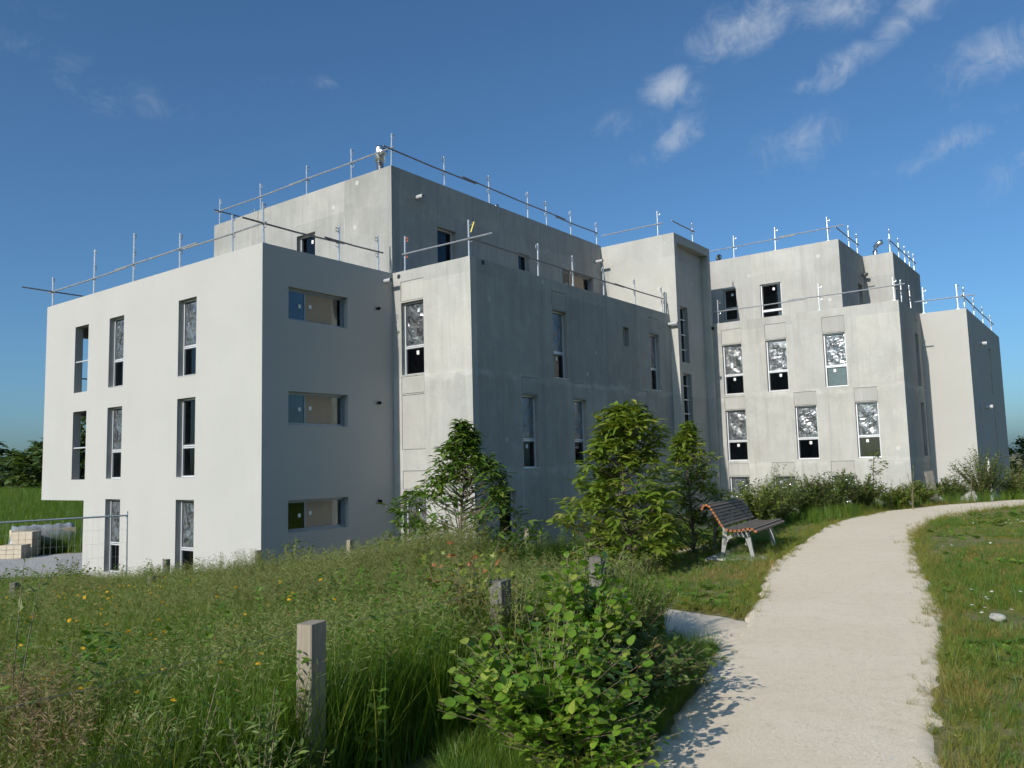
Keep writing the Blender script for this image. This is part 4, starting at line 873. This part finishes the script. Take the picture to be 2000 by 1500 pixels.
def tall_ok(x, y):
    ps = path_side(x, y); k = ~in_building(x, y) & (branch_dist(x, y) > .75)
    left_of_fence = x < 13.75
    lawn_zone = (y > -4.6) & (x > 10.0+.18*np.abs(y))                # mown strip with the bench
    gravel = (x < -9.0) & (y > -1.6-.35*(-9-x))
    return k & left_of_fence & (ps < -.25) & ~((y > -4.2) & (x > 9.6)) & ~gravel
x, y, d = fan(27000, 2.2, 19.5, -380, 1330, 301, .85); k = tall_ok(x, y); x, y, d = x[k], y[k], d[k]
pick = vnoise(x, y, .55, 5)+.35*vnoise(x, y, 2.3, 6); depth_bias = np.clip((d-7)/6, -1, 1)*.45*np.clip((x+8)/10, .2, 1)
z = gz(x, y); u = np.random.default_rng(7).uniform(0, 1, len(x))
hscale = (.88+.24*vnoise(x, y, 1.1, 9))*np.where(d > 12, .80, 1.)*np.clip((d-1.5)/2.2, .55, 1)
hscale = hscale*(1+.32*sstep((d-8)/3)*sstep((x+1)/4)*np.clip(.6+vnoise(x, y, 1.7, 61), 0, 1.2))
m_seed = (d > 6.3) & (pick+depth_bias > .36) & (u < .75); m_brown = ~m_seed & (vnoise(x, y, .8, 44) > .55) & (u < .55); m_rest = ~(m_seed | m_brown)
P = np.stack([x, y, z-.02], 1)
scatter('meadow_grass', P[m_rest], meadow, hscale[m_rest], 'tall green meadow grass on the slope before the building', 11)
scatter('seeding_grass', P[m_seed], seedy, hscale[m_seed]*.92, 'pale seeding grass heads filling the slope below the trees', 12)
bx, by, bd = fan(45, 3.3, 5.0, -40, 150, 377)
P2 = np.concatenate([P[m_brown], np.stack([bx, by, gz(bx, by)-.02], 1)]); scatter('brown_grass', P2, brown, np.concatenate([hscale[m_brown]*.85, np.full(len(bx), .82)]), 'brownish dry grass heads among the meadow', 13)
# rough grass between building, planting strip and side path; far bank beyond the yard
x, y, d = fan(9000, 13, 30, 900, 2150, 302); k = ~in_building(x, y) & (path_side(x, y) < -.1) & (branch_dist(x, y) > .7) & (x > 3) & ~((y < 5.5) & (x > 9.4)); x, y, d = x[k], y[k], d[k]
scatter('rough_grass', np.stack([x, y, gz(x, y)-.02], 1), meadow, .50+.25*vnoise(x, y, 1.3, 88), 'rough grass and weeds along the foot of the walls', 14)
x, y, d = fan(9000, 32.5, 62, -420, 330, 303); k = (x < -10); x, y = x[k], y[k]
scatter('bank_grass', np.stack([x, y, gz(x, y)-.02], 1), green_tall, np.full(len(x), 1.3), 'green meadow bank rising behind the gravel yard', 15)
# lawns
def lawn_pts(n, d0, d1, p0, p1, seed, keep, power=1.):
    x, y, d = fan(n, d0, d1, p0, p1, seed, power); k = keep(x, y); return x[k], y[k], d[k]
right = lambda x, y: (path_side(x, y) > .02+np.maximum(0, .06*vnoise(x, y, 6, 3))) & ((vnoise(x, y, 1.6, 21)+.6*vnoise(x, y, 5, 22) > -.30) | (np.random.default_rng(5).uniform(0, 1, x.shape) < .6) | (path_side(x, y) < .45))
x, y, d = lawn_pts(36000, 2.6, 24, 1560, 2330, 304, right, .8)
sc = (.70+.45*vnoise(x, y, 1.2, 23)+.25*vnoise(x, y, 4, 24)-.3*(vnoise(x, y, 1.6, 21)+.6*vnoise(x, y, 5, 22) < -.30))*np.clip(1.25-d*.02, .8, 1.2)
scatter('lawn_right', np.stack([x, y, gz(x, y)-.01], 1), lawn, np.clip(sc, .4, 1.5), 'rough lawn with dry patches right of the path', 16, .2)
left = lambda x, y: (path_side(x, y) < -.02-np.maximum(0, .05*vnoise(x, y, 6, 3))) & (branch_dist(x, y) > .58) & (x > 9.2) & (y > -4.9) & (y < 12.5)
x, y, d = lawn_pts(15000, 6.5, 24, 1120, 1800, 305, left)
scatter('lawn_left', np.stack([x, y, gz(x, y)-.01], 1), lawn, np.clip(.85+.35*vnoise(x, y, 1.4, 25), .5, 1.4), 'short lawn around the bench and young trees', 17, .2)
verge = lambda x, y: (path_side(x, y) < -.03) & (path_side(x, y) > -1.4) & (y < -5.2) & (branch_dist(x, y) > .6)
x, y, d = lawn_pts(4200, 2.6, 7.5, 850, 1450, 306, verge); scatter('verge_grass', np.stack([x, y, gz(x, y)-.01], 1), green_low, np.clip(.62+.4*vnoise(x, y, 2.2, 26), .3, 1.2), 'shaggy grass under the shrubs along the path edge', 18, .25)
# tufts hanging over the path edges
r = np.random.default_rng(31); tp = []
for px_, py_, sgn in ((_lx, _ly, -1), (_rx, _ry, 1)):
    for yy in np.arange(-11.5, 14, .055):
        if sgn < 0 and -5.9 < yy < -4.3: continue
        for _ in range(4):
            if r.uniform() < .6: tp.append((np.interp(yy, py_, px_)+sgn*r.normal(.10, .10), yy+r.normal(0, .03)))
for sgn in (-.56, .56):
    ob = offs(BR, sgn); sl = np.r_[0, np.cumsum(np.hypot(*np.diff(ob, axis=0).T))]
    for u_ in np.arange(.9, sl[-1], .03):
        px_, py_ = np.interp(u_, sl, ob[:, 0])+r.normal(0, .08), np.interp(u_, sl, ob[:, 1])+r.normal(0, .08)
        if path_side(np.array([px_]), np.array([py_]))[0] < -.05: tp.append((px_, py_))
tp = np.array(tp); scatter('edge_tufts', np.stack([tp[:, 0], tp[:, 1], gz(tp[:, 0], tp[:, 1])-.005], 1), tuft, r.uniform(.18, .55, len(tp))*np.where(r.uniform(0, 1, len(tp)) < .1, 1.5, 1), 'ragged grass tufts along both path edges', 19, .35)
# leafy weeds mixed into meadow and lawn
def weed(seed, n, h, L, tmpl, spread, lean):
    r_ = random.Random(seed); V, F, M_ = [], [], []; T, TF = tmpl
    if h: blade(V, F, M_, (0, 0), h, r_.uniform(0, 6.28), lean, .003, 4)
    for k in range(n):
        t = (.2+.8*k/n) if h else 0; a = k*2.4+r_.uniform(-.5, .5); s_ = L*r_.uniform(.6, 1.15)*(1.15-.5*t)
        Rm = frame((math.cos(a), math.sin(a), r_.uniform(.1, .7)), (r_.gauss(0, .2), r_.gauss(0, .2), 1))*s_; n0 = len(V)
        V += [tuple(v) for v in (T@Rm.T+np.array([r_.gauss(0, spread), r_.gauss(0, spread), t*h*.97 if h else .012]))]; F += [tuple(n0+i for i in f) for f in TF]; M_ += [0]*len(TF)
    return V, F, M_, ['leaf_weed']
weeds_tall = proto_collection('tall_weed', [weed(400+i, 20+4*i, .62+.08*i, .085, SLIM if i % 2 else SMALL, .012, .15) for i in range(5)])
weeds_low = proto_collection('low_weed', [weed(420+i, 9+2*i, 0, .045+.008*i, OVATE if i % 2 else SMALL, .022, 0) for i in range(4)])
x, y, d = fan(2600, 2.6, 18.5, -380, 1250, 308, .9); k = tall_ok(x, y) & ((vnoise(x, y, .9, 71) > .0) | (d > 13)); x, y, d = x[k], y[k], d[k]
scatter('meadow_weeds', np.stack([x, y, gz(x, y)-.01], 1), weeds_tall, np.clip(1.0+.3*vnoise(x, y, 1.9, 72), .6, 1.5)*np.where(d < 3.6, .6, 1), 'leafy green weeds standing among the meadow grass', 21, .15)
x, y, d = lawn_pts(3000, 2.8, 20, 1150, 2300, 309, lambda x, y: (np.abs(path_side(x, y)) > .04) & (vnoise(x, y, 1.9, 73) > .08) & (branch_dist(x, y) > .6) & (x > 9.4))
scatter('lawn_weeds', np.stack([x, y, gz(x, y)], 1), weeds_low, np.clip(1.+.4*vnoise(x, y, 2.5, 74), .5, 1.6), 'low clover and plantain leaves in the lawns', 22, .2)
# small loose stones on the path
pv, pf = [], []
for i in range(900):
    yy = r.uniform(-9.5, 6); t = r.uniform(.03, .97); xx = np.interp(yy, _ly, _lx)*(1-t)+np.interp(yy, _ry, _rx)*t; s = r.uniform(.004, .012)*(2.0 if r.uniform() < .06 else 1)
    n0 = len(pv); zc = gz1(xx, yy)+.02+s*.2
    pv += [(xx+s*a*r.uniform(.7, 1.2), yy+s*b_*r.uniform(.7, 1.2), zc+s*c*.7) for a, b_, c in ((1,0,0),(-1,0,0),(0,1,0),(0,-1,0),(0,0,1),(0,0,-1))]
    pf += [tuple(n0+k for k in f) for f in ((0,2,4),(2,1,4),(1,3,4),(3,0,4),(2,0,5),(1,2,5),(3,1,5),(0,3,5))]
tag(link('loose_grit', mesh_np('loose_grit', pv, pf, ['gravel_grey'])), 'loose grit scattered over the sandy path', kind='stuff')
# clover and daisies in the right lawn
V, F, M_ = [], [], []
for k in range(9):
    a = k*2*math.pi/9; n0 = len(V); V += [(0, 0, .07), (.012*math.cos(a-.3), .012*math.sin(a-.3), .078), (.017*math.cos(a), .017*math.sin(a), .072), (.012*math.cos(a+.3), .012*math.sin(a+.3), .078)]; F.append((n0, n0+1, n0+2, n0+3)); M_.append(0)
daisy = proto_collection('clover_head', [(V, F, M_, ['petal_white'])])
x, y, d = lawn_pts(520, 5, 19, 1760, 2300, 307, lambda x, y: (path_side(x, y) > .3) & (vnoise(x, y, 1.5, 28) > .05)); scatter('clover_flowers', np.stack([x, y, gz(x, y)], 1), daisy, np.full(len(x), 1.2), 'tiny white clover heads dotted over the right lawn', 20, .2)

# yellow wildflowers: single things
fme = MB(); fme.tube([(0, 0, 0), (.01, .006, .3), (0, .015, .62), (.012, .02, .8)], [.0028, .0024, .002, .0018], 4); fst = fme
hv, hf = [], []
for ring, (rr, zz, kk) in enumerate(((.021, .0, 13), (.014, .007, 9), (.007, .011, 6))):
    for k in range(kk):
        a = 2*math.pi*k/kk+ring*.3; n0 = len(hv); hv += [(0, 0, zz), (rr*math.cos(a-.22), rr*math.sin(a-.22), zz+.006), (rr*1.18*math.cos(a), rr*1.18*math.sin(a), zz+.003), (rr*math.cos(a+.22), rr*math.sin(a+.22), zz+.006)]; hf.append((n0, n0+1, n0+2, n0+3))
head_me = mesh_np('flower_head', hv, hf, ['petal_yellow']); stem_me = None
r = np.random.default_rng(41); nfl = 0
zones = [(46, 9.2, 12.5, 110, 340), (20, 3.3, 5.2, 60, 560), (52, 5.5, 11.5, 20, 520), (44, 9.0, 13, 60, 480), (10, 5.0, 9, 500, 640)]
for n_, d0, d1, p0, p1 in zones:
    x, y, d = fan(n_, d0, d1, p0, p1, 500+nfl); 
    for i in range(n_):
        if not tall_ok(x[i:i+1], y[i:i+1])[0]: continue
        t = thing('wildflower', 'small yellow flower on a thin stem in the tall meadow grass', 'flower', (x[i], y[i], gz1(x[i], y[i])-.01), 'yellow meadow flowers'); t.scale = (1.,)*3; t.rotation_euler = (r.normal(0, .1), r.normal(0, .1), r.uniform(0, 6))
        h = r.uniform(.80, 1.02)*(1 if d[i] > 5 else .9)
        if stem_me is None: st = fst.build('stem', 'grass_dark', t); stem_me = st.data
        else: st = link('stem', stem_me, t)
        st.scale.z = h
        hd = link('flower_head', head_me, t, (.012, .02, .8*h)); hd.scale = (.62 if d[i] < 6 else .8,)*3; hd.rotation_euler = (r.normal(0, .35)+.3, r.normal(0, .35), 0)
        nfl += 1

# ------------------------------------------------------------------ fences, posts and site things
def post(parent, x, y, h, w, mat, lean=(0, 0), rz=0., name='post', base=(0, 0, 0)):
    mb = MB(); k = .006; hw = w/2
    prof = [(-hw+k, -hw), (hw-k, -hw), (hw, -hw+k), (hw, hw-k), (hw-k, hw), (-hw+k, hw), (-hw, hw-k), (-hw, -hw+k)]
    mb.prism(prof, 'z', -.25, h); o = mb.build(name, mat, parent)
    for v in o.data.vertices:
        if v.co.z > h-.01: v.co.z += (v.co.x+v.co.y)*.05
    o.location = (x-base[0], y-base[1], gz1(x, y)-base[2]); o.rotation_euler = (lean[0], lean[1], rz); return o
FB = (13.69, -9.57, 0)
fen = thing('wire_fence', 'wooden post and wire fence along the meadow side of the path', 'fence', FB)
fp = [(13.69, -11.2), (13.69, -9.57), (13.65, -7.97), (13.51, -6.58)]
for i, (x, y) in enumerate(fp):
    o = post(fen, x, y, 2.30-gz1(x, y), .105, 'post_wood' if i < 2 else 'post_weathered', ((.0, .0), (.0, .012), (.02, .0), (-.01, .03))[i], (.0, .06, -.1, .08)[i], base=FB)
for hz in (.80, .50, .2):
    pts = []
    for (xa, ya), (xb, yb) in zip(fp[:-1], fp[1:]):
        for t in (0, .5): xx, yy = xa+(xb-xa)*t, ya+(yb-ya)*t; pts.append((xx-FB[0]-.06, yy-FB[1], gz1(xx, yy)+hz-(.03 if t else 0)))
    pts.append((fp[-1][0]-FB[0]-.06, fp[-1][1]-FB[1], gz1(*fp[-1])+hz)); mb = MB(); mb.tube(pts, .0011, 4); mb.build('wire', 'steel_dark', fen)
for i, (px, d, top, lab) in enumerate([(33, 13, 1.46, 'short weathered post at the far left edge of the meadow'), (297, 14, 1.38, 'weathered post standing in front of the white wall between the two ground floor windows'), (322, 17, 1.34, 'short dark post near the wall right of the mesh panel'),
        (503, 18, 1.38, 'post at the foot of the white corner'), (674, 19, 1.47, 'pale post under the sliding windows'), (1016, 19, 1.62, 'pale post top showing right of the dark chestnut')]):
    x, y = at(px, d); t = thing('boundary_post', lab, 'post', (x, y, 0), 'old boundary posts at the site edge'); post(t, x, y, top-.06-gz1(x, y), .11, 'post_weathered' if i < 4 else 'post_wood', (random.uniform(-.03, .03), random.uniform(-.03, .03)), random.uniform(-.4, .4), base=(x, y, 0))
x, y = at(1808, 23.6); t = thing('leaning_post', 'thick grey wooden post leaning left beside the far path', 'post', (x, y, 0)); post(t, x, y, .98, .24, 'post_weathered', (-.02, -.12), .2, base=(x, y, 0))
x, y = at(1378, 14.2); t = thing('tree_stake', 'pale wooden stake leaning in the slim chestnut behind the bench', 'stake', (x, y, 0)); post(t, x, y, 1.35, .06, 'stake_wood', (.05, .12), 0, base=(x, y, 0))
x, y = at(1920, 27); zb = gz1(x, y); t = thing('white_pole', 'thin white striped pole before the far right wall', 'pole', (x, y, zb)); mb = MB(); mb.tube([(0, 0, -.1), (-.06, 0, 2.2)], .045, 8); mb.build('pole', 'sticker', t)
for k, h in enumerate((.95, 1.15)): mb = MB(); mb.tube([(-.06*h/2.2, 0, h), (-.06*(h+.07)/2.2, 0, h+.07)], .047, 8); mb.build('band', 'steel_dark', t)
w0 = Vector((x-.06, y, zb+2.15)); w1 = Vector((*at(2450, 30), 3.7)); t = thing('overhead_wire', 'thin dark wire running right from the white pole', 'wire', tuple(w0)); mb = MB(); mb.tube([(0, 0, 0), tuple((w1-w0)*.5+Vector((0, 0, -.12))), tuple(w1-w0)], .014, 4); mb.build('cable', 'steel_dark', t)
# wire mesh panel
pa = Vector((-1.2, -2.7, 0)); dv = Vector((-.35, -.94, 0)).normalized(); t = thing('mesh_panel', 'galvanised wire mesh site fence panel in front of the white wing', 'fence panel', (pa.x, pa.y, gz1(pa.x, pa.y)))
zt = 2.13-gz1(pa.x, pa.y); mb = MB(); mb.tube([(0, 0, -.1), (-.03, 0, zt+.09)], .024, 8); mb.build('upright', 'steel', t)
mb = MB(); mb.tube([tuple(dv*3.5+Vector((0, 0, -.1))), tuple(dv*3.5+Vector((0, 0, zt)))], .022, 8); mb.build('upright', 'steel', t)
mb = MB(); mb.tube([(0, 0, zt), tuple(dv*3.5+Vector((0, 0, zt-.03)))], .020, 8); mb.build('top_tube', 'steel', t)
mb = MB(); mb.tube([(0, 0, .12), tuple(dv*3.5+Vector((0, 0, .12)))], .018, 8); mb.build('bottom_tube', 'steel', t)
mb = MB()
for k in range(1, 30): a = dv*(3.5*k/30); mb.tube([tuple(a+Vector((0, 0, .12))), tuple(a+Vector((0, 0, zt-.01)))], .0016, 3, cap=False)
for k in range(1, 6): hz = .12+(zt-.12)*k/6; mb.tube([(0, 0, hz), tuple(dv*3.5+Vector((0, 0, hz)))], .0018, 3, cap=False)
mb.build('mesh', 'steel', t)
# building materials in the yard
def crate(name, lab, x, y, rz, dims, mat, z=None):
    t = thing(name, lab, 'block pack', (x, y, gz1(x, y)+.03 if z is None else z), rz=rz); L_, W_, H_ = dims; n1, n2, n3 = 3, 2, 3
    for a in range(n1):
        for c in range(n3):
            mb = MB(); g = .012; mb.box((-L_/2+L_*a/n1+g, -W_/2, c*H_/n3+g*.4), (-L_/2+L_*(a+1)/n1, W_/2, (c+1)*H_/n3-g*.4)); mb.build('block', mat, t)
    return t
x, y = at(38, 31.2); crate('block_pack', 'pack of pale building blocks at the left edge of the yard', x-.1, y-.1, rad(37), (.85, .6, .50), 'block_pale')
x, y = at(52, 32.0); crate('block_pack', 'taller pack of pale blocks behind the first one', x, y, rad(37), (.8, .6, .92), 'block_pale')
x, y = at(84, 33.0); t = thing('covered_stack', 'long stack of material under a grey tarpaulin', 'stack', (x, y, gz1(x, y)+.03), rz=rad(75)); t.scale = (.55, .55, .68)
mb = MB(); NX, NY = 16, 10
for i in range(NX+1):
    for j in range(NY+1):
        s, u = i/NX, j/NY*2-1; hh = 1.55 if abs(u) < .62 else 1.55*max(0, (1-abs(u))/.38)**.6
        mb.v.append((-2.2+4.4*s, u*.85+.05*math.sin(7*s+j), hh*(1 if 0 < i < NX else .1)+.06*math.sin(5*s*3+u*4)+(.05*math.sin(i*2.3))*(hh > 1)))
for i in range(NX):
    for j in range(NY): a = i*(NY+1)+j; mb.f.append((a, a+1, a+NY+2, a+NY+1)); mb.m.append(0)
mb.build('tarpaulin', 'tarp', t, smooth=True)
mb = MB(); mb.box((-2.05, -.6, 0), (2.05, .6, 1.38)); mb.build('timber', 'block_pale', t)
# white stone
x, y = at(1910, 7.45); bm = bmesh.new(); bmesh.ops.create_icosphere(bm, subdivisions=3, radius=.5); sr = random.Random(5)
for v in bm.verts:
    n_ = math.sin(v.co.x*7+1)*math.sin(v.co.y*6)*math.sin(v.co.z*8+2); v.co *= (1+.16*n_+sr.uniform(-.03, .03)); v.co = Vector((v.co.x*.13, v.co.y*.09, v.co.z*.075))
me = bpy.data.meshes.new('stone'); bm.to_mesh(me); bm.free(); me.materials.append(MATS['stone_white']); tag(link('stone', me, None, (x, y, gz1(x, y)+.045)), 'single white stone lying in the grass right of the path', 'stone')

# ------------------------------------------------------------------ bench
bx, by = at(1428, 12.3); BZ = gz1(bx, by); ax_ = Vector((-.35, .937, 0)); BR_Z = math.atan2(-.35, .937)*-1
bench = thing('park_bench', 'slatted wooden park bench with grey metal legs beside the path', 'bench', (bx, by, BZ+.012), rz=math.atan2(.13, .99))
bench.scale = (1.1,)*3
# local: +x faces the path, +y runs along the bench
slats = [(-.475, .665), (-.455, .705), (-.415, .715), (-.375, .695), (-.345, .655), (-.318, .612), (-.293, .568), (-.268, .524), (-.243, .480), (-.215, .438), (-.150, .385), (-.095, .372), (-.038, .370), (.020, .376), (.078, .387), (.135, .396), (.190, .396), (.235, .370)]
for i, (sx, sz) in enumerate(slats):
    p0, p1 = slats[max(i-1, 0)], slats[min(i+1, len(slats)-1)]; an = math.atan2(p1[1]-p0[1], p1[0]-p0[0]); w, th = .0185, .014
    cs, sn = math.cos(an), math.sin(an); poly = [(sx+a*w*cs-b_*th*sn, sz+a*w*sn+b_*th*cs) for a, b_ in ((-1, -1), (1, -1), (1, 1), (-1, 1))]
    mb = MB(); mb.prism(poly, 'y', -.10, 1.75)
    mb.m[0] = 1; mb.m[1] = 1
    mb.build('slat', ['slat_wood', 'slat_end'], bench)
def plate(parent, y0, polys):
    mb = MB()
    for poly in polys: mb.prism(poly, 'y', y0-.022, y0+.022)
    return mb.build('leg_frame', 'bench_metal', parent)
def strip(pts, ws):
    L_, R_ = [], []
    for i, p in enumerate(pts):
        a, c = Vector(pts[max(i-1, 0)]), Vector(pts[min(i+1, len(pts)-1)]); d = (c-a).normalized(); n_ = Vector((-d.y, d.x)); L_.append(tuple(Vector(p)+n_*ws[i])); R_.append(tuple(Vector(p)-n_*ws[i]))
    return [[L_[i], L_[i+1], R_[i+1], R_[i]] for i in range(len(pts)-1)]
for y0 in (.12, 1.5):
    polys = strip([(-.40, .675), (-.355, .615), (-.28, .49), (-.225, .385), (-.235, .25), (-.255, .12), (-.285, -.02)], [.014, .018, .022, .03, .034, .028, .024])
    polys += strip([(-.25, .16), (-.19, .255), (-.10, .30), (.01, .30), (.09, .262)], [.02, .022, .024, .024, .02])
    polys += strip([(-.23, .352), (-.1, .345), (.05, .35), (.19, .372)], [.012, .013, .013, .010])
    polys += strip([(.065, .352), (.085, .26), (.11, .14), (.145, -.02)], [.022, .036, .026, .022])
    plate(bench, y0, polys)
mb = MB(); mb.box((-.45, -.15, -.06), (.42, 1.8, -.004)); o = mb.build('slab', 'slab'); o.location = (bx, by, BZ+.012); o.rotation_euler.z = math.atan2(.13, .99)
o.scale = (1.1,)*3; o.name = 'bench_slab'; tag(o, 'low concrete slab set in the lawn under the bench', 'slab')
